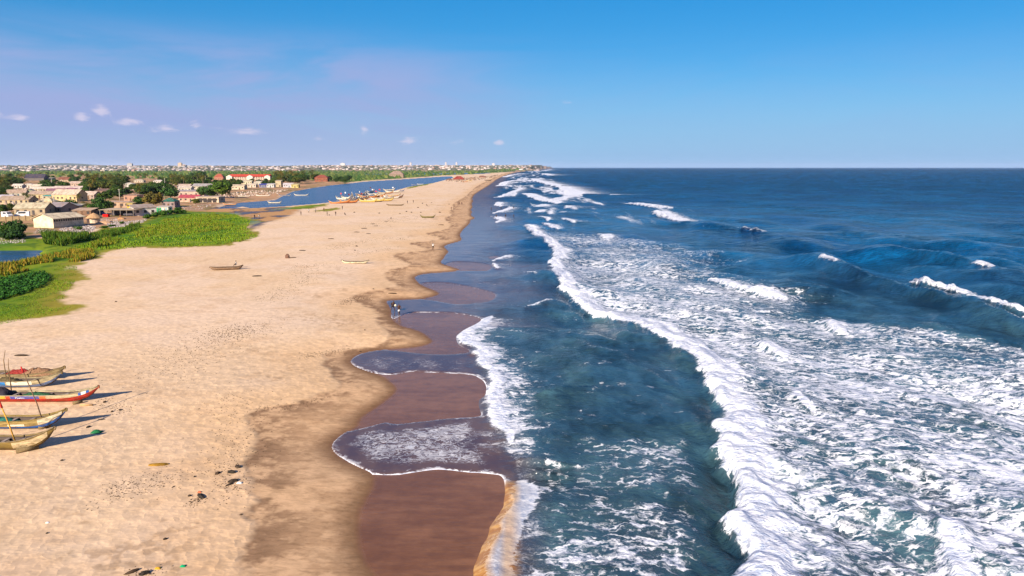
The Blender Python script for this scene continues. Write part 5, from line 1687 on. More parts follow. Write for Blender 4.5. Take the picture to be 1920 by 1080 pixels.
HS = [
    ('house', 56, 403, 11.5, 9, 8, 2.9, 2.0, 'gable', (.42, .33, .22), (.56, .49, .33), 'house with a broad pale olive gabled roof behind the boundary wall', 'the broad-roofed house'),
    ('house', 101, 400, 8.5, 8, -20, 2.7, 1.9, 'gable', (.30, .25, .22), (.27, .23, .24), 'grey-roofed gabled house behind the long cream block house', 'the grey-roofed gabled house'),
    ('house', 127, 397, 6.5, 6, 5, 2.6, 1.4, 'hip', (.45, .36, .28), (.46, .42, .37), 'small house with light hipped roof behind the long cream block house', None),
    ('hut', 154, 405, 7.0, 6, 4, 2.3, .7, 'shed', (.24, .14, .09), (.50, .35, .24), 'low brown hut with a rusty lean-to roof right of the long cream house', None),
    ('hut', 146, 392.5, 3.2, 3, 0, 2.0, .5, 'shed', (.5, .4, .3), (.50, .45, .33), 'tiny pale shack behind the low brown hut', None),
    ('kiosk', 305, 399, 5.2, 3.2, -5, 2.6, .3, 'shed', (.62, .62, .52), (.5, .45, .4), 'white kiosk with green door panels at the grass edge', 'the kiosk with green panels'),
    ('house', 316, 389, 6.2, 5, -4, 3.0, 1.6, 'hip', (.30, .22, .22), (.012, .13, .10), 'house with a dark green roof behind the kiosk', 'the green-roofed house'),
    ('house', 245, 378, 8.5, 5, -12, 3.6, .2, 'flat', (.42, .24, .17), (.40, .27, .21), 'unroofed pinkish brown block building in the trees', 'the pinkish block building'),
    ('house', 222, 389.5, 11, 4, -6, 2.8, .3, 'flat', (.46, .31, .21), (.48, .34, .25), 'low brown building behind the open shed', None),
    ('hut', 243.5, 390.5, 2.8, 2.5, -6, 2.4, .3, 'shed', (.60, .42, .06), (.55, .45, .2), 'small yellow hut behind the open shed', None),
    ('hut', 214, 388, 2.2, 2.2, 0, 2.6, .6, 'hip', (.26, .19, .16), (.20, .15, .14), 'small dark hut with pointed roof beside the low brown building', None),
    ('house', 121, 378, 15, 9, -6, 4.2, 2.6, 'gable', (.64, .46, .24), (.58, .47, .36), 'large yellow-cream house below the purple roof', 'the large yellow-cream house'),
    ('house', 104, 368, 12, 7, 10, 3.0, 2.2, 'gable', (.55, .42, .27), (.23, .11, .15), 'house with a steep purple roof', 'the purple-roofed house'),
    ('house', 128, 366, 13, 7, -14, 3.0, 2.0, 'hip', (.5, .4, .28), (.25, .12, .16), 'house with a wide purple hipped roof behind the large cream house', None),
    ('house', 74, 372, 13, 8, 3, 2.8, 1.8, 'gable', (.55, .45, .25), (.44, .33, .25), 'long tan-roofed house left of the purple roof', None),
    ('house', 30, 369, 11, 8, 18, 2.8, 1.9, 'gable', (.58, .52, .42), (.47, .34, .25), 'double-gabled tan house among the left palms', None),
    ('house', 44, 367, 7, 8, -70, 2.8, 1.9, 'gable', (.32, .36, .24), (.46, .40, .29), 'house with a greenish gable end beside the double-gabled house', None),
    ('house', 26, 383, 15, 9, 5, 2.6, 1.7, 'gable', (.50, .38, .23), (.44, .33, .24), 'long tan-roofed house near the left edge', 'the long tan-roofed house'),
    ('house', 4, 380, 9, 7, 0, 2.8, 1.5, 'gable', (.5, .45, .42), (.50, .46, .50), 'white-roofed house cut by the left edge', None),
    ('house', 84, 386, 7.5, 6, 0, 2.2, 1.9, 'hip', (.60, .48, .28), (.62, .50, .31), 'small house with domed cream roof', None),
    ('hut', 88, 375, 5.2, 3, -4, 2.4, .5, 'shed', (.45, .36, .24), (.03, .33, .31), 'hut with a turquoise roof', 'the turquoise-roofed hut'),
    ('house', 166, 373, 8.5, 6, -15, 2.8, 1.9, 'gable', (.38, .29, .24), (.52, .42, .35), 'house with dark gable end right of the large cream house', None),
    ('house', 32, 353, 9, 6, 0, 2.6, 1.5, 'gable', (.6, .56, .5), (.66, .60, .52), 'white-roofed house in the trees, leftmost of a row', None),
    ('house', 52, 352, 9, 6, 4, 2.6, 1.5, 'hip', (.6, .56, .5), (.64, .57, .48), 'white-roofed house in the trees, second of a row', None),
    ('house', 70, 354, 11, 6, -4, 2.6, 1.5, 'gable', (.6, .52, .4), (.62, .56, .44), 'cream-roofed house in the trees, third of a row', None),
    ('house', 66, 360, 9, 6, 0, 2.6, 1.6, 'gable', (.55, .46, .34), (.60, .54, .45), 'pale gabled house below the row of white roofs', None),
    ('house', 86, 360, 9, 6, 5, 2.6, 1.6, 'gable', (.58, .46, .3), (.60, .50, .43), 'pale house with two gables right of the row', None),
    ('house', 126, 360.5, 24, 9, -3, 2.8, 2.0, 'gable', (.5, .4, .33), (.56, .44, .40), 'long pinkish roof behind the purple-roofed houses', None),
    ('house', 122, 341, 16, 10, 8, 3.0, 3.0, 'gable', (.50, .38, .26), (.22, .075, .045), 'house with a dark red-brown roof above the palms', None),
    ('house', 140, 349, 12, 8, -4, 3.0, 2.0, 'gable', (.50, .36, .28), (.50, .38, .31), 'pinkish tan house beneath the dark red-brown roof', None),
    ('stand', 84, 338, 20, 10, -6, 3.0, 1.0, 'shed', (.42, .36, .26), (.44, .42, .30), 'greenish grey slatted stand among the far trees', None),
    ('hall', 64, 338.5, 26, 16, 10, 4.0, 5.5, 'gable', (.15, .14, .14), (.045, .045, .075), 'large hall with a dark blue-black roof', 'the dark-roofed hall'),
    ('house', 240, 349.5, 9, 6, 0, 2.6, 1.2, 'hip', (.6, .55, .48), (.62, .57, .46), 'pale domed roof glimpsed in the palms', None),
    ('house', 296, 343, 11, 6, 0, 2.6, 1.2, 'hip', (.6, .55, .48), (.62, .55, .50), 'pale roof at the right end of the palm grove', None),
    ('house', 260, 342, 12, 6, 0, 2.6, 1.2, 'hip', (.55, .48, .38), (.56, .48, .36), 'tan roof in the middle of the palm grove', None),
    ('house', 190, 364, 9, 6, 0, 2.5, 1.2, 'shed', (.30, .2, .15), (.20, .12, .10), 'dark brown roof sunk among the trees', None),
    ('house', 346, 359, 10, 7, 4, 3.0, 1.4, 'gable', (.60, .55, .46), (.58, .50, .42), 'white house between the palms and the big trees', None),
    ('house', 344, 354, 12, 7, -4, 2.8, 1.5, 'gable', (.50, .40, .30), (.50, .39, .32), 'tan gabled house behind the white house', None),
    ('house', 386, 355, 23, 8, 0, 3.0, 2.0, 'gable', (.52, .46, .36), (.34, .32, .32), 'long house with a grey roof behind the big trees', 'the long grey-roofed house'),
    ('house', 354, 369, 20, 7, -3, 3.6, .8, 'shed', (.50, .38, .30), (.40, .35, .36), 'long pale house with a grey lean-to roof', None),
    ('house', 353, 379, 11, 6, -4, 2.7, 1.4, 'gable', (.55, .36, .26), (.40, .06, .09), 'house with a bright crimson roof', 'the crimson-roofed house'),
    ('house', 389, 380, 13, 7, -6, 3.2, .25, 'flat', (.58, .46, .34), (.56, .44, .32), 'flat-roofed building with dark open rooms by the lagoon mouth', 'the flat-roofed building'),
    ('house', 446, 355.5, 11, 7, 0, 3.4, 1.0, 'gable', (.60, .50, .36), (.60, .50, .36), 'cream house on the lagoon shore below the red school', None),
    ('house', 462, 345, 12, 7, 0, 3, 1.2, 'gable', (.62, .54, .36), (.60, .54, .38), 'yellowish house in front of the red-roofed school', None),
    ('house', 484, 346.5, 9, 6, 0, 3, 1.2, 'hip', (.6, .55, .45), (.62, .56, .44), 'small cream house right of the yellowish house', None),
    ('hut', 493, 351.5, 7, 5, 0, 2.6, 1.0, 'shed', (.2, .2, .3), (.03, .06, .33), 'stall under a bright blue tarpaulin roof', 'the blue-roofed stall'),
    ('house', 507, 351.5, 7, 5, 0, 3, .8, 'flat', (.62, .60, .58), (.60, .57, .54), 'white block beside the blue-roofed stall', None),
    ('house', 522, 350.5, 5.5, 5, 0, 6.0, .6, 'flat', (.50, .40, .26), (.5, .42, .3), 'narrow two-storey tan building by the lagoon', None),
    ('house', 540, 351.5, 9, 6, 0, 3, 1.3, 'gable', (.55, .53, .58), (.58, .54, .56), 'white house with blue front near the grassy point', None),
    ('house', 553, 352, 6.5, 5, 0, 3, .8, 'flat', (.60, .50, .18), (.58, .5, .26), 'yellow house at the end of the lagoon village', None),
    ('house', 472, 351.5, 8, 5, 0, 2.8, 1.0, 'gable', (.62, .54, .44), (.58, .5, .4), 'pale house between the cream house and blue stall', None),
    ('house', 410, 336.8, 14, 9, 0, 4.0, 5.0, 'hip', (.40, .18, .12), (.33, .07, .04), 'house with a steep rusty red roof behind the trees', None),
    ('house', 602, 340.5, 17, 12, 0, 5.5, 3.5, 'hip', (.27, .085, .05), (.26, .06, .04), 'red-brick house at the lagoon bend', 'the red-brick house'),
    ('shelter', 860, 338, 16, 10, 0, 2.0, 4.0, 'hip', (.24, .12, .09), (.26, .03, .025), 'beach shelter with a dark red tent roof', 'the dark red shelter'),
    ('shelter', 842, 338.8, 8, 6, 0, 2.0, 1.2, 'hip', (.20, .12, .10), (.18, .10, .08), 'small brown shelter left of the dark red one', None),
    ('shelter', 884, 336.5, 10, 6, 0, 2.0, 1.5, 'hip', (.3, .2, .15), (.30, .20, .13), 'low tan shelter right of the dark red one', None),
    ('shelter', 904, 333, 12, 6, 0, 2.2, 1.6, 'hip', (.22, .12, .09), (.22, .10, .07), 'brown shelter farthest along the beach', None),
    ('house', 743, 333, 26, 14, 0, 6, 6, 'hip', (.30, .22, .16), (.30, .21, .17), 'lone hipped house on the green marsh', 'the lone marsh house'),
]
for nm, px, py, w, d, yaw, hw, hr, rf, wc, rc, lab, lm in HS:
    house(nm, px, py, w, d, yaw, hw, hr, rf, wc, rc, lab, {'hut': 'hut', 'kiosk': 'kiosk', 'shelter': 'shelter', 'hall': 'hall', 'stand': 'stand'}.get(nm, 'house'),
          max(1, min(5, int(w / 3))) if nm not in ('shelter', 'stand', 'hall') else 0, nm not in ('shelter', 'stand', 'hall'), 'village houses', lm)
# extra parts
for o in list(bpy.data.objects):
    if o.get('label') == 'white kiosk with green door panels at the grass edge':
        for i, x in enumerate((-2.1, -.9, 1.6)):
            box_obj('door_panel', (x - .42, x + .42, -1.72, -1.6, .1, 2.3), M_PLASTER, (.02, .22, .09) if i < 2 else (.25, .34, .38), o)
    if o.get('label', '').startswith('flat-roofed building with dark'):
        for x in (-3.9, -1.3, 1.4, 4.1):
            box_obj('open_room', (x - 1.05, x + 1.05, -3.56, -3.4, .3, 2.6), M_DARK, (.03, .022, .02), o)
    if o.get('label', '').startswith('low brown building behind'):
        for x in (-2.0, 1.8):
            box_obj('opening', (x - .7, x + .7, -2.08, -1.9, .9, 2.2), M_DARK, (.05, .035, .03), o)

# school: long two-storey range with three white gables
v = G(470, 337)
sc = empty('school_building', (v.x, v.y, gz(v.x, v.y)), R(-3))
box_obj('wall', (-31, 31, -6, 6, 0, 4.9), M_PLASTER, (.46, .36, .28), sc)
bm = bmesh.new()
for z in (0, .2):
    pass
vs = [bm.verts.new(p) for p in ((-32, -7.2, 4.8), (32, -7.2, 4.8), (32, 0, 8.4), (-32, 0, 8.4), (32, 7.2, 4.8), (-32, 7.2, 4.8))]
for f in ((0, 1, 2, 3), (3, 2, 4, 5), (1, 4, 2), (0, 3, 5), (0, 5, 4, 1)):
    bm.faces.new([vs[i] for i in f])
bm_obj('roof', bm, M_ROOF, (.40, .040, .022), sc)
for gxp in (-30, 2, 29):
    bm = bmesh.new()
    P = [(gxp - 4.5, -8.2, 0), (gxp + 4.5, -8.2, 0), (gxp + 4.5, -8.2, 4.9), (gxp, -8.2, 7.2), (gxp - 4.5, -8.2, 4.9)]
    f_ = [bm.verts.new(p) for p in P]
    k_ = [bm.verts.new((p[0], -5.0, p[2])) for p in P]
    bm.faces.new(f_)
    bm.faces.new(k_[::-1])
    for i in range(5):
        bm.faces.new((f_[i], k_[i], k_[(i + 1) % 5], f_[(i + 1) % 5]))
    bm_obj('gable', bm, M_PLASTER, (.54, .48, .42), sc)
for zz in (.7, 3.0):
    for i in range(14):
        x = -24 + i * 3.6
        if min(abs(x - g) for g in (-30, 2, 29)) > 5:
            w_ = box_obj('window', (x - .9, x + .9, -6.06, -5.9, zz, zz + 1.2), M_DARK, (.05, .04, .04), sc)
            box_obj('sill', (x - 1.0, x + 1.0, -6.14, -6.0, zz - .18, zz - .03), M_PLASTER, (.6, .55, .5), w_)
tag(sc, 'long two-storey school with a bright red roof and three white gables', 'school')
LANDMARKS.append((470, 332, 'the red-roofed school'))
RECTS.append((430, 510, 324, 337))

# open shed on posts
v = G(221, 406)
sh_ = empty('open_shed', (v.x, v.y + 3.5, gz(v.x, v.y) - .1), R(-9))
bm = bmesh.new()
add_box(bm, -7.6, 7.6, -3.6, 3.6, 2.75, 2.87)
for q in bm.verts:
    q.co.z += .16 * (q.co.y / 3.6) + .05 * math.sin(q.co.x)
bm_obj('roof', bm, M_ROOF, (.40, .31, .21), sh_)
for x in (-7.2, -4.4, -1.2, 1.6, 4.3, 7.2):
    tube_obj('post', [(x, -3.3, 0), (x + .05, -3.3, 2.72)], M_WOOD, (.30, .26, .22), sh_, .09, .08)
for x in (-7.2, 0, 7.2):
    tube_obj('post', [(x, 3.3, 0), (x, 3.3, 2.85)], M_WOOD, (.2, .15, .12), sh_, .09, .08)
box_obj('back_wall', (-7.4, 7.4, 3.42, 3.5, 0, 2.6), M_DARK, (.06, .05, .06), sh_)
tag(sh_, 'long open shed with a flat grey-brown roof on pale posts', 'shed')
LANDMARKS.append((220, 400, 'the open shed'))
RECTS.append((182, 262, 388, 409))
# white house with blue-grey side
v = G(272, 404.5)
wh = house('house', 273, 404.5, 8.2, 8, 38, 3.3, 1.0, 'shed', (.66, .62, .58), (.42, .33, .27), 'white house with a plain lit end wall right of the open shed', 'house', 3, False, None, 'the white house')
# hut with conical thatch
v = G(171, 418.5)
hu = empty('thatched_hut', (v.x, v.y + 2, gz(v.x, v.y) - .1))
bm = bmesh.new()
add_tube(bm, (0, 0, 0), (0, 0, 1.9), 1.9, 1.9, 14)
bm_obj('wall', bm, M_PLASTER, (.58, .46, .34), hu)
bm = bmesh.new()
rg = np.random.default_rng(3)
rings = []
for zz, rr in ((1.75, 2.7), (2.3, 2.15), (2.9, 1.35), (3.35, .5)):
    rings.append([bm.verts.new((rr * rg.uniform(.93, 1.07) * math.cos(a), rr * math.sin(a) * rg.uniform(.93, 1.07), zz + rg.uniform(-.05, .05))) for a in np.linspace(0, 2 * math.pi, 17)[:-1]])
tip = bm.verts.new((0, 0, 3.6))
for A_, B_ in zip(rings[:-1], rings[1:]):
    for i in range(16):
        bm.faces.new((A_[i], A_[(i + 1) % 16], B_[(i + 1) % 16], B_[i]))
for i in range(16):
    bm.faces.new((rings[-1][i], rings[-1][(i + 1) % 16], tip))
bm.faces.new(rings[0][::-1])
bm_obj('thatch', bm, M_WOOD, (.42, .25, .13), hu)
box_obj('door', (-1.5, -.7, -1.95, -1.6, 0, 1.6), M_DARK, (.05, .03, .03), hu)
tag(hu, 'small round hut with a brown thatched roof right of the long cream house', 'hut')
LANDMARKS.append((171, 412, 'the thatched hut'))
RECTS.append((155, 186, 398, 419))


# vehicles
def car(px, py, yaw, c, label, L=4.4, h=1.5, van=False):
    v = G(px, py)
    r = empty('parked_van' if van else 'parked_car', v, R(yaw))
    prof = [(-L / 2, .35), (-L / 2, h * .62), (-L * .40, h * .66), (-L * .27, h), (L * .16, h), (L * .30, h * .66), (L * .48, h * .58), (L / 2, .35)]
    if van:
        prof = [(-L / 2, .35), (-L / 2, h * .97), (-L * .46, h), (L * .22, h), (L * .38, h * .60), (L * .49, h * .52), (L / 2, .35)]
    bm = bmesh.new()
    a = [bm.verts.new((x, -.85, z)) for x, z in prof]
    b_ = [bm.verts.new((x, .85, z)) for x, z in prof]
    bm.faces.new(a)
    bm.faces.new(b_[::-1])
    for i in range(len(prof)):
        j = (i + 1) % len(prof)
        bm.faces.new((a[j], a[i], b_[i], b_[j]))
    bm_obj('body', bm, M_FRESH, c, r)
    box_obj('window', (-L * .28, L * .20, -.88, .88, h * .66, h * .93), M_DARK, (.02, .025, .035), r)
    box_obj('windscreen', (L * .17, L * .30, -.7, .7, h * .68, h * .92) if not van else (L * .23, L * .34, -.7, .7, h * .64, h * .95), M_DARK, (.02, .025, .04), r)
    for sx in (-.3, .3):
        for sy in (-1, 1):
            bm = bmesh.new()
            add_tube(bm, (sx * L, sy * .70, .32), (sx * L, sy * .90, .32), .32, .32, 12)
            bm_obj('wheel', bm, M_DARK, (.02, .02, .02), r)
    tag(r, label, 'van' if van else 'car')


car(14, 409, -30, (.74, .73, .75), 'white van behind the boundary wall, the left of two', 5.0, 2.4, True)
car(42, 407.5, -160, (.70, .70, .70), 'white van behind the boundary wall, the right of two', 5.0, 2.3, True)
car(243, 405.2, 170, (.05, .05, .075), 'dark car parked under the open shed', 4.4, 1.6)
# boundary wall
ws = G(-40, 417)
we = G(60, 414)
bw = empty('boundary_wall', (0, 0, 0))
npan = 8
for i in range(npan):
    a = ws.lerp(we, i / npan)
    c_ = ws.lerp(we, (i + 1) / npan)
    q = box_obj('panel', (.12, (c_ - a).length - .12, -.06, .06, 0, 1.75), M_PLASTER, (.38, .28, .15), bw)
    q.location = a
    q.rotation_euler = (0, 0, math.atan2(c_.y - a.y, c_.x - a.x))
for i in range(npan + 1):
    a = ws.lerp(we, i / npan)
    q = box_obj('post', (-.13, .13, -.13, .13, 0, 2.0), M_PLASTER, (.26, .17, .09), bw)
    q.location = a
tag(bw, 'tan concrete panel wall with posts at the left edge of the village', 'wall')
# red stall, blue tarpaulins, sand heap
v = G(199.5, 407)
st = empty('market_stall', v, R(-8))
box_obj('counter', (-1.1, 1.1, -.6, .6, .1, 1.1), M_CLOTH, (.50, .012, .01), st)
for x in (-1, 1):
    for y in (-.5, .5):
        tube_obj('leg', [(x, y, 0), (x, y, .12)], M_WOOD, (.1, .06, .04), st, .06)
tag(st, 'red cloth-covered stall in front of the open shed', 'stall')
v = G(188, 402)
o = heap('tarpaulin', -1.9, 1.9, 2.4, 1.9, (.11, .12, .24), 33, M_CLOTH)
o.location = v
tag(o, 'blue-grey tarpaulin heap at the left end of the open shed', 'tarpaulin')
for px, py, w, h, c_, lab in ((196, 419, 5.5, .9, (.50, .30, .17), 'low pinkish sand heap in the yard below the open shed'), (228, 411, 3.0, .8, (.42, .22, .10), 'small brown sand heap beside the red stall')):
    o = heap('sand_heap', -w / 2, w / 2, w * .8, h, c_, int(px), M_STONE)
    o.location = G(px, py)
    o.location.z -= .03
    tag(o, lab, 'heap')


def pole(px, py, h, label, dish=False):
    v = G(px, py)
    r = empty('utility_pole', v)
    tube_obj('shaft', [(0, 0, -.2), (.03, 0, h)], M_WOOD, (.50, .46, .40), r, .17, .11)
    if dish:
        bm = bmesh.new()
        add_tube(bm, (.1, -.25, h * .52), (.35, -.45, h * .55), .45, .32, 10)
        bm_obj('dish', bm, M_PLASTER, (.7, .7, .7), r)
    else:
        box_obj('crossarm', (-.7, .7, -.06, .06, h - .5, h - .35), M_WOOD, (.3, .25, .2), r)
    tag(r, label, 'pole', 'village poles')


pole(176.5, 401, 5.8, 'pale pole with a round dish left of the open shed', True)
for px, py, h, lab in ((225, 378, 7.0, 'utility pole rising by the pinkish block building'), (308.5, 373, 7.5, 'utility pole above the green-roofed house'), (102.5, 389, 6.5, 'utility pole behind the grey-roofed gabled house'), (82.5, 388, 5.5, 'thin pole behind the broad-roofed house'),
                       (98, 354, 9, 'tall pole left of the purple roof'), (116.5, 352, 8, 'tall pole behind the purple roof'), (386, 347, 10, 'pole beside the big round trees'), (310, 357, 10, 'utility pole at the right end of the palm grove')):
    pole(px, py, h, lab)

# ------------------------------------------------------------------ trees
def leaf_mat(name, trans=0.25):
    m, b, p, out = new_mat(name)
    oc = b.n('ShaderNodeObjectInfo').outputs['Color']
    rnd = b.n('ShaderNodeNewGeometry').outputs['Random Per Island']
    tc = b.n('ShaderNodeTexCoord').outputs['Object']
    n = b.noise(tc, 0.5, 2.0)
    k = b.mix(rnd, (.55, .60, .5), (1.45, 1.35, 1.2))
    col = b.mix(1.0, oc, k, 'MULTIPLY')
    col = b.mix(b.ss(n, .45, .7), col, b.mix(1.0, col, (1.5, 1.25, .7), 'MULTIPLY'))
    b.t.links.new(col, p.inputs['Base Color'])
    p.inputs['Roughness'].default_value = 0.75
    p.inputs['Specular IOR Level'].default_value = 0.15
    return m


M_LEAF = leaf_mat('foliage')


def crown_mesh(seed, n_cl=16, per=62, flat=.8):
    """leaf cards in clumps through the crown; unit radius, centre at z 0"""
    rg = np.random.default_rng(seed)
    V, F = [], []
    cl = []
    while len(cl) < n_cl:
        p = rg.uniform(-1, 1, 3)
        if .25 < np.linalg.norm(p) < 1.0:
            cl.append(p * (.82, .82, .72 * flat) + (0, 0, .08))
    cl.append(np.zeros(3))
    for c in cl:
        r = rg.uniform(.26, .46)
        for _ in range(per):
            d = rg.normal(0, 1, 3)
            d /= np.linalg.norm(d)
            p = c + d * r * rg.uniform(.55, 1.0) * (1, 1, .8)
            nrm = d + rg.normal(0, .5, 3)
            nrm /= np.linalg.norm(nrm)
            a = np.cross(nrm, rg.normal(0, 1, 3))
            a /= np.linalg.norm(a)
            e = np.cross(nrm, a)
            s = rg.uniform(.07, .135)
            k = len(V)
            V += [p - a * s, p + e * s * .6, p + a * s, p - e * s * .6]
            F.append((k, k + 1, k + 2, k + 3))
    return mesh_np('crown', V, F, M_LEAF)


def trunk_mesh(seed, h, r):
    rg = np.random.default_rng(seed)
    bm = bmesh.new()
    pts = [Vector((0, 0, -.2)), Vector((rg.normal(0, .05) * h, rg.normal(0, .05) * h, h * .5)), Vector((rg.normal(0, .08) * h, rg.normal(0, .08) * h, h))]
    add_tube(bm, pts[0], pts[1], r, r * .75, 7)
    add_tube(bm, pts[1], pts[2], r * .75, r * .4, 7)
    for i in range(5):
        a = rg.uniform(0, 6.28)
        add_tube(bm, pts[1], pts[1] + Vector((math.cos(a) * h * .4, math.sin(a) * h * .4, h * rg.uniform(.35, .6))), r * .4, r * .12, 5)
    me = bpy.data.meshes.new('trunk')
    bm.to_mesh(me)
    bm.free()
    me.materials.append(M_WOOD)
    return me


def palm_crown(seed):
    rg = np.random.default_rng(seed)
    V, F = [], []
    for i in range(19):
        az = i * 2.4 + rg.normal(0, .2)
        el = rg.uniform(-.35, 1.25)
        L = rg.uniform(2.2, 3.1)
        p = np.array([0., 0., 0.])
        d = np.array([math.cos(az) * math.cos(el), math.sin(az) * math.cos(el), math.sin(el)])
        prev = None
        side = np.array([-math.sin(az), math.cos(az), 0])
        for s in range(8):
            wdt = .62 * math.sin(math.pi * (s + .6) / 8.2) ** .7
            for sg in (-1, 1):
                k = len(V)
                tipv = p + side * sg * wdt + d * .28 - np.array([0, 0, .42 * wdt])
                V += [p, p + d * .22, tipv]
                F.append((k, k + 1, k + 2))
            p = p + d * L / 8
            d = d + np.array([0, 0, -.20])
            d /= np.linalg.norm(d)
    return mesh_np('crown', V, F, M_LEAF)


CROWNS = [crown_mesh(100 + i, 20 + i, 80) for i in range(5)]
TRUNKS = [trunk_mesh(200 + i, 1.0, .07) for i in range(3)]
PALMS = [palm_crown(300 + i) for i in range(4)]


def palm_trunk(seed):
    rg = np.random.default_rng(seed)
    bm = bmesh.new()
    lean = rg.normal(0, .06, 2)
    prev = Vector((0, 0, -.03))
    for i in range(1, 6):
        t = i / 5
        p = Vector((lean[0] * t * t, lean[1] * t * t, t))
        add_tube(bm, prev, p, .024 - .008 * (t - .2), .024 - .008 * t, 6)
        prev = p
    me = bpy.data.meshes.new('trunk')
    bm.to_mesh(me)
    bm.free()
    me.materials.append(M_WOOD)
    return me, lean


PTR = [palm_trunk(400 + i) for i in range(4)]
GREENS = [(.030, .066, .009), (.040, .074, .010), (.022, .052, .009), (.055, .072, .010), (.026, .060, .014)]


def tree(px, py, hpx, wpx, color=None, kind='green tree', name='tree', label=None, trunk=.32, z=None):
    v = G(px, py)
    m_ = pxm(v.y)
    h, w = hpx * m_, wpx * m_
    r = empty(name, v, RNG.uniform(0, 6.28))
    tr = paint(link('trunk', RNG.choice(TRUNKS), r), (.12, .085, .055))
    tr.scale = (max(h * .55, .6) * 1.1, max(h * .55, .6) * 1.1, max(h * .62, .4))
    cr = paint(link('crown', RNG.choice(CROWNS), r), color or RNG.choice(GREENS))
    cr.location = (0, 0, h * (trunk + (1 - trunk) * .5))
    cr.scale = (w / 2, w / 2, h * (1 - trunk) / 1.55)
    r['category'] = 'tree' if name == 'tree' else 'shrub'
    r['group'] = 'village trees' if name == 'tree' else 'village shrubs'
    if label:
        r['label'] = label
    else:
        THINGS.append((r, kind, px, py, None))
    return r


def palm(px, py, hpx, color=None, kind='coconut palm', label=None):
    v = G(px, py)
    m_ = pxm(v.y)
    h = hpx * m_
    r = empty('palm_tree', v, RNG.uniform(0, 6.28))
    i = RNG.randrange(4)
    sc_ = min(max(h / 7.0, .9), 2.6)
    th = max(h - 1.6 * sc_, 1.5)
    tr = paint(link('trunk', PTR[i][0], r), (.17, .12, .08))
    tr.scale = (th * .9, th * .9, th)
    cr = paint(link('crown', RNG.choice(PALMS), r), color or RNG.choice(((.050, .066, .009), (.072, .074, .011), (.036, .058, .010), (.10, .082, .012))))
    cr.location = (PTR[i][1][0] * th * .9, PTR[i][1][1] * th * .9, th)
    cr.scale = (sc_, sc_, sc_)
    r['category'] = 'palm tree'
    r['group'] = 'palms of the village'
    if label:
        r['label'] = label
    else:
        THINGS.append((r, kind, px, py, None))
    return r


# trees one can pick out
tree(23, 446, 34, 48, (.022, .060, .012), label='dense dark green bush left of the long cream block house', trunk=.02)
tree(8, 446, 24, 34, (.022, .058, .012), label='lower part of the dark bush mass at the left edge', trunk=.02)
tree(36, 447, 26, 30, (.024, .062, .012), label='right end of the dense dark bush beside the cream house', trunk=.0)
tree(22, 449, 17, 44, (.020, .054, .011), label='low skirt of the dark bush in front of the wall', trunk=.0)
tree(184, 402, 31, 40, (.028, .070, .014), label='round dark green tree left of the open shed', trunk=.1)
tree(203, 396, 20, 26, (.040, .080, .014), label='smaller green tree behind the left end of the open shed', trunk=.1)
tree(288, 389, 29, 38, (.085, .075, .014), label='broad olive-brown tree left of the green-roofed house', trunk=.15)
tree(262, 388, 19, 28, (.035, .085, .015), label='green tree between the pinkish block and the olive-brown tree', trunk=.1)
tree(415, 372, 30, 40, (.055, .105, .012), label='big bright green tree beside the flat-roofed building', trunk=.15)
tree(396, 371, 24, 34, (.030, .075, .014), label='big dark green tree left of the bright green one', trunk=.12)
tree(380, 369, 18, 22, (.030, .075, .014), label='small dark tree at the left end of the big tree clump', trunk=.12)
tree(426, 362, 22, 24, (.035, .085, .014), label='green tree behind the right side of the big tree clump', trunk=.12)
tree(320, 373, 22, 34, (.032, .082, .016), label='dark green tree above the green-roofed house', trunk=.1)
tree(378, 341, 20, 24, (.022, .060, .016), label='tall dark round tree above the village, right of a pair', trunk=.1)
tree(363, 341, 18, 16, (.024, .062, .018), label='tall dark round tree above the village, left of a pair', trunk=.1)
tree(367, 383, 11, 18, (.065, .085, .014), label='olive bush before the flat-roofed building', trunk=.05)
tree(110, 390, 14, 22, (.040, .070, .012), label='bushy tree in front of the large yellow-cream house', trunk=.08)
tree(132, 391, 16, 28, (.030, .075, .012), label='dark bushy tree right in front of the large yellow-cream house', trunk=.06)
for px, py, h, w in ((18, 397, 15, 20), (32, 395, 11, 20), (48, 395, 13, 22), (63, 394, 12, 18), (80, 391, 9, 16), (4, 402, 20, 24), (150, 389, 9, 14), (226, 372, 16, 24), (205, 374, 18, 26), (192, 378, 18, 24), (242, 366, 14, 22), (336, 395, 7, 12), (312, 396, 6, 14)):
    tree(px, py, h, w, None, 'leafy tree', trunk=.08)
for px, py, h in ((55, 387, 25), (48, 382, 24), (12, 375, 16), (64, 380, 18), (150, 386, 24), (163, 399, 20), (158, 390, 16), (41, 348, 26), (50, 352, 18), (317, 359, 17), (330, 358, 20), (322, 364, 20), (430, 371, 12), (342, 347, 18), (210, 361, 22), (233, 362, 24), (262, 372, 22), (268, 366, 20)):
    palm(px, py, h)


def blocked(px, py, hpx, half):
    for x0, x1, y0, y1 in RECTS:
        if x0 - half < px < x1 + half and y0 < py and py - hpx * .9 < y1 and py > y1 - 1:
            return True
    return False


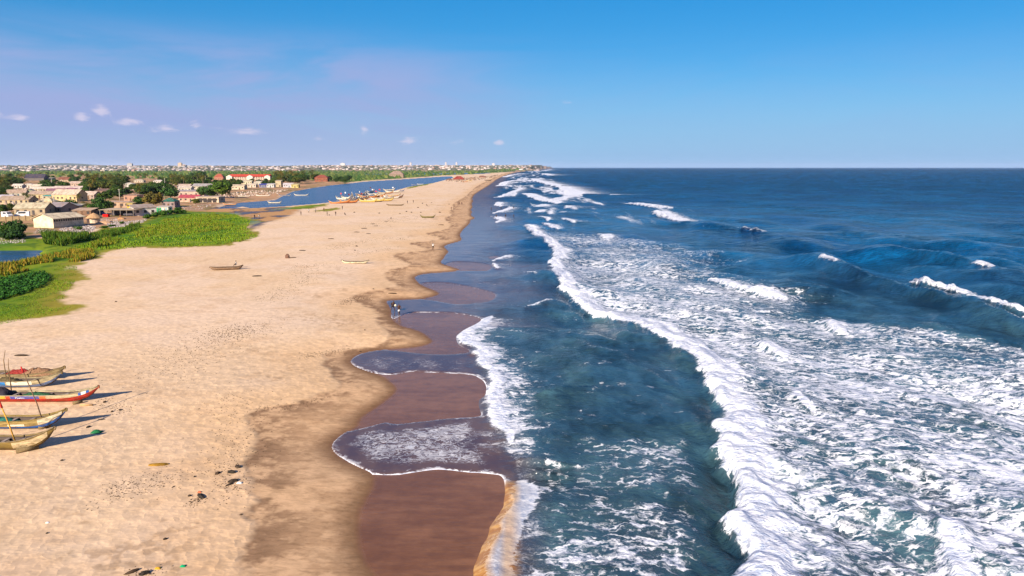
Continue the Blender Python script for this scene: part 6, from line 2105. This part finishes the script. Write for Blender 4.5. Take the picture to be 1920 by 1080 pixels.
def scatter(n, x0, x1, y0, y1, hm, kinds, prob):
    k, tries = 0, 0
    while k < n and tries < n * 14:
        tries += 1
        px, py = RNG.uniform(x0, x1), RNG.uniform(y0, y1)
        y_ = unp(px, py, 1.0)[1]
        m_ = pxm(y_)
        ispalm = RNG.random() < prob
        h = RNG.uniform(*hm) * (1.25 if ispalm else .8) / m_
        if blocked(px, py, h, h * .35):
            continue
        w_ = poly_sd(np.array([float(unp(px, py, 1)[0])]), np.array([float(y_)]), LAGOON, 20)[0]
        if w_ > -6:
            continue
        if ispalm:
            palm(px, py, h)
        else:
            tree(px, py, h, h * RNG.uniform(1.2, 1.8), None, RNG.choice(('leafy tree', 'dark leafy tree', 'olive tree crown')), trunk=.1)
        k += 1


scatter(120, 130, 335, 339, 369, (7, 10.5), None, .45)
scatter(76, -30, 140, 336, 364, (7, 11), None, .45)
scatter(30, -30, 130, 362, 392, (5, 8), None, .45)
scatter(46, 330, 440, 336, 362, (7, 11), None, .45)
scatter(46, 505, 598, 336, 346, (9, 14), None, .45)
scatter(14, 608, 655, 338, 343, (6, 10), None, .2)
scatter(16, 430, 540, 337, 352, (5, 8), None, .3)
scatter(12, -30, 330, 330, 338, (8, 11), None, .35)
for px, py, h, w in ((437, 343, 9, 13), (449, 345, 9, 14), (473, 342, 7, 10), (497, 343, 8, 13), (512, 343, 9, 13)):
    tree(px, py, h, w, None, 'dark leafy tree', trunk=.05)
# low shrubs at the grass edge
for px, py, h, w in ((275, 410, 8, 20), (290, 407, 9, 22), (304, 404, 9, 22), (318, 402, 9, 20), (330, 401, 11, 22), (342, 401, 8, 18), (147, 431, 7, 16), (229, 420, 5, 10), (196, 428, 5, 16), (210, 425, 4, 14)):
    tree(px, py, h, w, RNG.choice(((.035, .095, .010), (.045, .11, .010))), 'low green shrub', name='shrub', trunk=.0)


# ------------------------------------------------------------------ loose cover nobody could count
def ramp_mat(name, stops, rough=.9):
    m, b, p, out = new_mat(name)
    rnd = b.n('ShaderNodeNewGeometry').outputs['Random Per Island']
    rp = b.n('ShaderNodeValToRGB')
    cr = rp.color_ramp
    cr.interpolation = 'LINEAR'
    for i, c_ in enumerate(stops):
        e = cr.elements[i] if i < 2 else cr.elements.new(.5)
        e.position = i / (len(stops) - 1)
        e.color = (*c_, 1)
    b.t.links.new(rnd, rp.inputs[0])
    b.t.links.new(rp.outputs[0], p.inputs['Base Color'])
    p.inputs['Roughness'].default_value = rough
    p.inputs['Specular IOR Level'].default_value = .1
    return m


def pts_in(poly, n, seed):
    rg = np.random.default_rng(seed)
    P = np.asarray(poly)
    lo, hi = P.min(0), P.max(0)
    out = np.zeros((0, 2))
    while len(out) < n:
        q = rg.uniform(lo, hi, (n * 3, 2))
        q = q[inside(q[:, 0], q[:, 1], P)]
        out = np.vstack([out, q])
    return out[:n]


def gz_many(P):
    return np.array([gz(x, y) for x, y in P])


def blades(name, polys, stops, label):
    V, F = [], []
    for poly, n, h0, h1, wd, seed in polys:
        rg = np.random.default_rng(seed)
        P = pts_in(W2(poly, ZL), n, seed)
        Z = gz_many(P)
        dens = fbm(P[:, 0] / 4., P[:, 1] / 6., 3, seed)
        for (x, y), z, dn in zip(P, Z, dens):
            if dn < -.10 or z < .55:
                continue
            h = rg.uniform(h0, h1) * (.75 + 2.2 * max(dn, -.1))
            a = rg.uniform(0, 6.28)
            lx, ly = rg.normal(0, .22, 2) * h
            k = len(V)
            dx, dy = math.cos(a) * wd, math.sin(a) * wd
            V += [(x - dx, y - dy, z - .05), (x + dx, y + dy, z - .05), (x + lx * .5 + dx * .7, y + ly * .5 + dy * .7, z + h * .6), (x + lx, y + ly, z + h)]
            F += [(k, k + 1, k + 2), (k, k + 2, k + 3)]
    o = link(name, mesh_np(name, V, F, ramp_mat(name + '_leaves', stops)))
    tag(o, label, None, None, 'stuff')


blades('reeds', [([(-60, 512), (0, 498), (40, 491), (95, 479), (102, 490), (60, 506), (0, 520), (-60, 534)], 5200, .5, 1.25, .10, 501), ([(100, 480), (130, 470), (172, 468), (180, 482), (150, 491), (108, 492)], 3000, .5, 1.3, .09, 502)],
       ((.06, .12, .008), (.12, .15, .012), (.24, .18, .02), (.32, .18, .02)), 'tall green and yellow reeds at the pond edge')
blades('tall_reeds', [([(80, 446), (110, 440), (165, 440), (168, 452), (115, 462), (84, 458)], 6500, .8, 2.3, .10, 503), ([(168, 440), (230, 428), (262, 420), (262, 430), (200, 446), (172, 452)], 4500, .6, 1.4, .09, 504)],
       ((.022, .065, .006), (.045, .105, .008), (.11, .13, .012)), 'thick stand of tall dark green reeds by the village edge')
blades('meadow_reeds', [([(250, 430), (330, 420), (400, 414), (440, 420), (430, 430), (340, 440), (255, 446)], 11000, .35, .95, .08, 505), ([(300, 413), (345, 405), (420, 402), (440, 408), (380, 414), (310, 420)], 5000, .3, .8, .08, 506), ([(162, 458), (230, 446), (215, 458), (180, 466)], 1500, .8, 1.4, .1, 507)],
       ((.06, .14, .007), (.11, .18, .009), (.18, .20, .014), (.22, .18, .02)), 'reedy grass on the meadow behind the sand')
blades('meadow_grass', [([(217, 468), (300, 462), (375, 461), (440, 456), (485, 444), (462, 428), (470, 415), (440, 402), (360, 402), (250, 430), (170, 455), (120, 470)], 15000, .22, .5, .11, 508),
                        ([(0, 608), (75, 597), (135, 575), (118, 556), (140, 530), (145, 500), (100, 495), (95, 535), (40, 560), (0, 570)], 6000, .06, .2, .05, 509)],
       ((.06, .15, .007), (.11, .19, .009), (.19, .22, .013)), 'short bright meadow grass')


def leaves(name, polys, stops, label):
    V, F = [], []
    for poly, n, h, s0, seed in polys:
        rg = np.random.default_rng(seed)
        P = pts_in(W2(poly, ZL), n, seed)
        Z = gz_many(P)
        for (x, y), z in zip(P, Z):
            s = rg.uniform(.6, 1.2) * s0
            t = rg.normal(0, .45, 2)
            a = rg.uniform(0, 6.28)
            u = np.array([math.cos(a), math.sin(a), t[0]])
            w_ = np.array([-math.sin(a), math.cos(a), t[1]])
            c_ = np.array([x, y, z + rg.uniform(.05, h)])
            k = len(V)
            V += [c_ - u * s, c_ + w_ * s * .7, c_ + u * s, c_ - w_ * s * .7]
            F.append((k, k + 1, k + 2, k + 3))
    o = link(name, mesh_np(name, V, F, ramp_mat(name + '_leaves', stops)))
    tag(o, label, None, None, 'stuff')


leaves('creeper', [([(-80, 536), (0, 525), (50, 517), (85, 512), (94, 522), (85, 536), (50, 550), (0, 564), (-80, 582)], 9000, .55, .2, 520)], ((.012, .055, .010), (.025, .095, .012), (.05, .14, .018)), 'dense dark green creeper patch on the sand edge')


def crumbs(name, polys, stops, label, flat=.6):
    V, F = [], []
    for poly, n, s0, s1, seed in polys:
        rg = np.random.default_rng(seed)
        P = pts_in(W2(poly, ZL), n, seed)
        Z = gz_many(P)
        for (x, y), z in zip(P, Z):
            s = rg.uniform(s0, s1)
            k = len(V)
            a0 = rg.uniform(0, 6.28)
            for q in range(4):
                a = a0 + q * 1.57
                V.append((x + math.cos(a) * s, y + math.sin(a) * s * rg.uniform(.6, 1), z - .05))
            V.append((x + rg.normal(0, .2) * s, y, z + s * flat * rg.uniform(.8, 1.6)))
            F += [(k, k + 1, k + 4), (k + 1, k + 2, k + 4), (k + 2, k + 3, k + 4), (k + 3, k, k + 4)]
    o = link(name, mesh_np(name, V, F, ramp_mat(name + '_bits', stops)))
    tag(o, label, None, None, 'stuff')


crumbs('rubble', [([(115, 424), (160, 420), (180, 425), (172, 436), (140, 436), (112, 432)], 900, .12, .4, 530), ([(200, 419), (246, 415), (240, 424), (205, 427)], 800, .12, .4, 531), ([(246, 414), (278, 410), (268, 418), (250, 420)], 250, .1, .3, 532), ([(0, 447), (50, 446), (50, 455), (0, 458)], 200, .1, .3, 533),
                  ([(185, 410), (235, 410), (225, 420), (180, 420)], 260, .1, .35, 534), ([(70, 429), (110, 431), (100, 437), (60, 438)], 220, .1, .25, 535), ([(300, 396), (360, 384), (400, 383), (380, 392), (320, 398)], 200, .1, .4, 536)],
       ((.08, .06, .06), (.22, .17, .16), (.40, .34, .33), (.62, .55, .5)), 'grey and white rubble and litter strewn below the village')
crumbs('yard_clutter', [([(-40, 395), (150, 372), (330, 368), (420, 350), (560, 346), (420, 345), (100, 350), (-40, 362)], 900, .5, 1.6, 537), ([(380, 368), (470, 358), (540, 356), (520, 364), (440, 370), (400, 376)], 380, .3, .9, 538)],
       ((.10, .07, .05), (.35, .24, .17), (.52, .40, .30), (.60, .5, .42)), 'clutter of walls and yards between the village houses', .9)
crumbs('shrubland', [([(-700, 333), (60, 331), (300, 336), (560, 337), (660, 341), (750, 334), (840, 328.5), (930, 322.6), (960, 320.6), (300, 321), (-700, 322)], 5200, 2.0, 6.0, 540), ([(300, 336), (560, 337), (650, 341), (740, 334), (820, 329), (600, 328), (300, 330)], 2600, 1.2, 3.5, 541),
                     ([(880, 326), (930, 323), (985, 319.5), (960, 319.3), (900, 321)], 500, 3, 8, 542)],
       ((.025, .060, .012), (.045, .10, .018), (.10, .15, .03), (.15, .17, .04)), 'green scrub on the marsh beyond the lagoon', .8)
crumbs('shelter_clutter', [([(832, 341), (850, 335), (905, 331.5), (935, 328), (930, 331), (900, 337), (870, 342)], 420, .5, 1.5, 543)], ((.06, .04, .03), (.2, .12, .08), (.4, .28, .2), (.5, .4, .3)), 'huts gear and clutter along the far beach', 1.1)


# ------------------------------------------------------------------ the far town
def town_mesh():
    bm = bmesh.new()
    add_box(bm, -.5, .5, -.5, .5, 0, .68)
    a = [bm.verts.new(p) for p in ((-.54, -.54, .68), (.54, -.54, .68), (.54, .54, .68), (-.54, .54, .68), (-.2, 0, 1.0), (.2, 0, 1.0))]
    for f in ((0, 1, 5, 4), (1, 2, 5), (2, 3, 4, 5), (3, 0, 4), (3, 2, 1, 0)):
        bm.faces.new([a[i] for i in f])
    me = bpy.data.meshes.new('far_house')
    bm.to_mesh(me)
    bm.free()
    me.materials.append(M_PLASTER)
    return me


FH = town_mesh()
rg = np.random.default_rng(900)
town_names = ['white', 'cream', 'tan', 'pink', 'brown-red', 'bright white', 'grey', 'beige', 'pale lilac']
town_pal = [(.72, .68, .66), (.66, .60, .56), (.55, .45, .40), (.60, .38, .32), (.50, .30, .26), (.74, .72, .72), (.40, .36, .36), (.62, .52, .42), (.70, .66, .70)]


def town_spot():
    px = rg.uniform(-160, 1010)
    y = 3350 + 2300 * rg.uniform(0, 1) ** 1.25
    if px > 560:
        y = 3900 + 2600 * rg.uniform(0, 1)
    x = (px - 960) / FPX * y * math.cos(PITCH)
    return px, x, y


for i in range(290):
    px, x, y = town_spot()
    w, d, h = rg.uniform(11, 26), rg.uniform(10, 18), rg.uniform(5, 10)
    o = link('far_house', FH, None, (x, y, gz(x, y) - .3), rg.uniform(-.6, .6))
    o.scale = (w, d, h)
    ci = int(rg.integers(len(town_pal)))
    paint(o, [q * .66 for q in town_pal[ci]])
    part = 'above the left palms' if px < 200 else 'above the village' if px < 420 else 'above the red-roofed school' if px < 560 else 'above the lagoon' if px < 800 else 'above the far beach'
    tag(o, town_names[ci] + ' low house in the distant town ' + part, 'house', town_names[ci] + ' houses of the distant town ' + part)
for px, y, w, h, c_, lab in ((244, 5300, 36, 24, (.50, .50, .52), 'broad white block standing above the distant town'), (338, 5200, 26, 30, (.66, .52, .40), 'tan tower block on the skyline, tallest left of the red school'), (345, 5250, 40, 16, (.6, .5, .45), 'low tan block beside the skyline tower'),
                              (643, 5600, 34, 22, (.74, .73, .74), 'white block on the skyline above the crowded boats'), (770, 5900, 16, 26, (.62, .6, .66), 'thin pale tower on the skyline, leftmost of three thin ones'), (836, 6000, 14, 30, (.62, .6, .66), 'thin pale tower on the skyline, middle of three thin ones'),
                              (856, 6000, 14, 30, (.62, .6, .66), 'thin pale tower on the skyline, rightmost of three thin ones'), (925, 6100, 22, 22, (.66, .64, .68), 'pale block on the skyline just left of the shore')):
    x = (px - 960) / FPX * y * math.cos(PITCH)
    r = empty('tower_block', (x, y, gz(x, y) - .5))
    c_ = [q * .62 for q in c_]
    box_obj('wall', (-w / 2, w / 2, -8, 8, 0, h), M_PLASTER, c_, r)
    box_obj('roof', (-w * .2, w * .2, -4, 4, h, h + 3.5), M_PLASTER, [q * .9 for q in c_], r)
    tag(r, lab, 'tower block')


def far_mass(name, n, sx, sh, mat_stops, label, seed):
    global rg
    V, F = [], []
    rg = np.random.default_rng(seed)
    for i in range(n):
        px, x, y = town_spot()
        w, h, d = rg.uniform(*sx), rg.uniform(*sh), rg.uniform(*sx) * .8
        z = gz(x, y) - .3
        k = len(V)
        for zz, s in ((0, 1.0), (.66 * h, 1.0)):
            V += [(x - w / 2 * s, y - d / 2 * s, z + zz), (x + w / 2 * s, y - d / 2 * s, z + zz), (x + w / 2 * s, y + d / 2 * s, z + zz), (x - w / 2 * s, y + d / 2 * s, z + zz)]
        V.append((x, y, z + h))
        for a, b_ in ((0, 1), (1, 2), (2, 3), (3, 0)):
            F += [(k + a, k + b_, k + b_ + 4), (k + a, k + b_ + 4, k + a + 4), (k + a + 4, k + b_ + 4, k + 8)]
    o = link(name, mesh_np(name, V, F, ramp_mat(name + '_mass', mat_stops)))
    tag(o, label, None, None, 'stuff')


far_mass('distant_town', 1300, (9, 22), (4, 9), ((.50, .47, .47), (.30, .20, .18), (.40, .34, .33), (.22, .19, .21), (.46, .38, .35)), 'mass of small pale houses along the horizon', 910)
far_mass('distant_trees', 1700, (12, 34), (4, 8.5), ((.06, .07, .055), (.08, .085, .065), (.12, .11, .09)), 'trees between the houses of the distant town', 911)
# hill on the left horizon
bm = bmesh.new()
hx, hy = (135 - 960) / FPX * 15500, 15500
n_ = 26
for i in range(n_ + 1):
    t = i / n_
    xx = hx + (t - .5) * 2300
    zz = 20 + 85 * math.sin(math.pi * t) ** 1.3 * (.85 + .3 * float(vnoise(np.array([t * 7]), np.array([.5]), 3)[0]))
    for yy, k in ((-900, 0), (0, 1), (900, 0)):
        bm.verts.new((xx, hy + yy, zz if k else 0))
bm.verts.ensure_lookup_table()
for i in range(n_):
    for j in range(2):
        a = i * 3 + j
        bm.faces.new((bm.verts[a], bm.verts[a + 3], bm.verts[a + 4], bm.verts[a + 1]))
tag(bm_obj('hill', bm, M_STONE, (.10, .12, .08), None, True), None, None, None, 'structure')

# ------------------------------------------------------------------ labels told from the neighbours
_T = ['', 'first', 'second', 'third', 'fourth', 'fifth', 'sixth', 'seventh', 'eighth', 'ninth', 'tenth', 'eleventh', 'twelfth', 'thirteenth', 'fourteenth', 'fifteenth', 'sixteenth', 'seventeenth', 'eighteenth', 'nineteenth']
ORD = ['leftmost'] + [_T[i] + ' from left' for i in range(2, 20)]
for t_, tt in (('twenty', 'twentieth'), ('thirty', 'thirtieth'), ('forty', 'fortieth'), ('fifty', 'fiftieth')):
    ORD += [tt + ' from left'] + [t_ + '-' + _T[i] + ' from left' for i in range(1, 10)]


def label_all():
    bins = {}
    for o, kind, px, py, fixed in THINGS:
        if fixed:
            base = kind + ' ' + fixed
        else:
            best = min(LANDMARKS, key=lambda l: math.hypot((l[0] - px), (l[1] - py) * 2.2))
            dx, dy = px - best[0], py - best[1]
            rel = 'right of' if dx > abs(dy) * 2.0 else 'left of' if -dx > abs(dy) * 2.0 else 'behind' if dy < 0 else 'in front of'
            base = kind + ' ' + rel + ' ' + best[2]
        bins.setdefault(base, []).append((px, o))
    for base, lst in bins.items():
        lst.sort(key=lambda q: q[0])
        for i, (px, o) in enumerate(lst):
            if len(lst) == 1:
                o['label'] = base
            else:
                o['label'] = base + ', ' + (ORD[i] if i < len(lst) - 1 or i == 0 else 'rightmost')


label_all()

# ------------------------------------------------------------------ haze
def haze():
    m = bpy.data.materials.new('haze_air')
    m.use_nodes = True
    t = m.node_tree
    for n in list(t.nodes):
        t.nodes.remove(n)
    b = NB(t)
    out = b.n('ShaderNodeOutputMaterial')
    pv = b.n('ShaderNodeVolumePrincipled', ins={'Color': (0.60, 0.74, 1.0, 1), 'Density': 2.0e-5, 'Anisotropy': 0.0})
    t.links.new(pv.outputs[0], out.inputs['Volume'])
    bm = bmesh.new()
    add_box(bm, -40000, 40000, -300, 27500, -3, 135)
    o = bm_obj('haze', bm, m, (1, 1, 1))
    tag(o, 'thin pale sea haze over the whole coast', None, None, 'stuff')


haze()
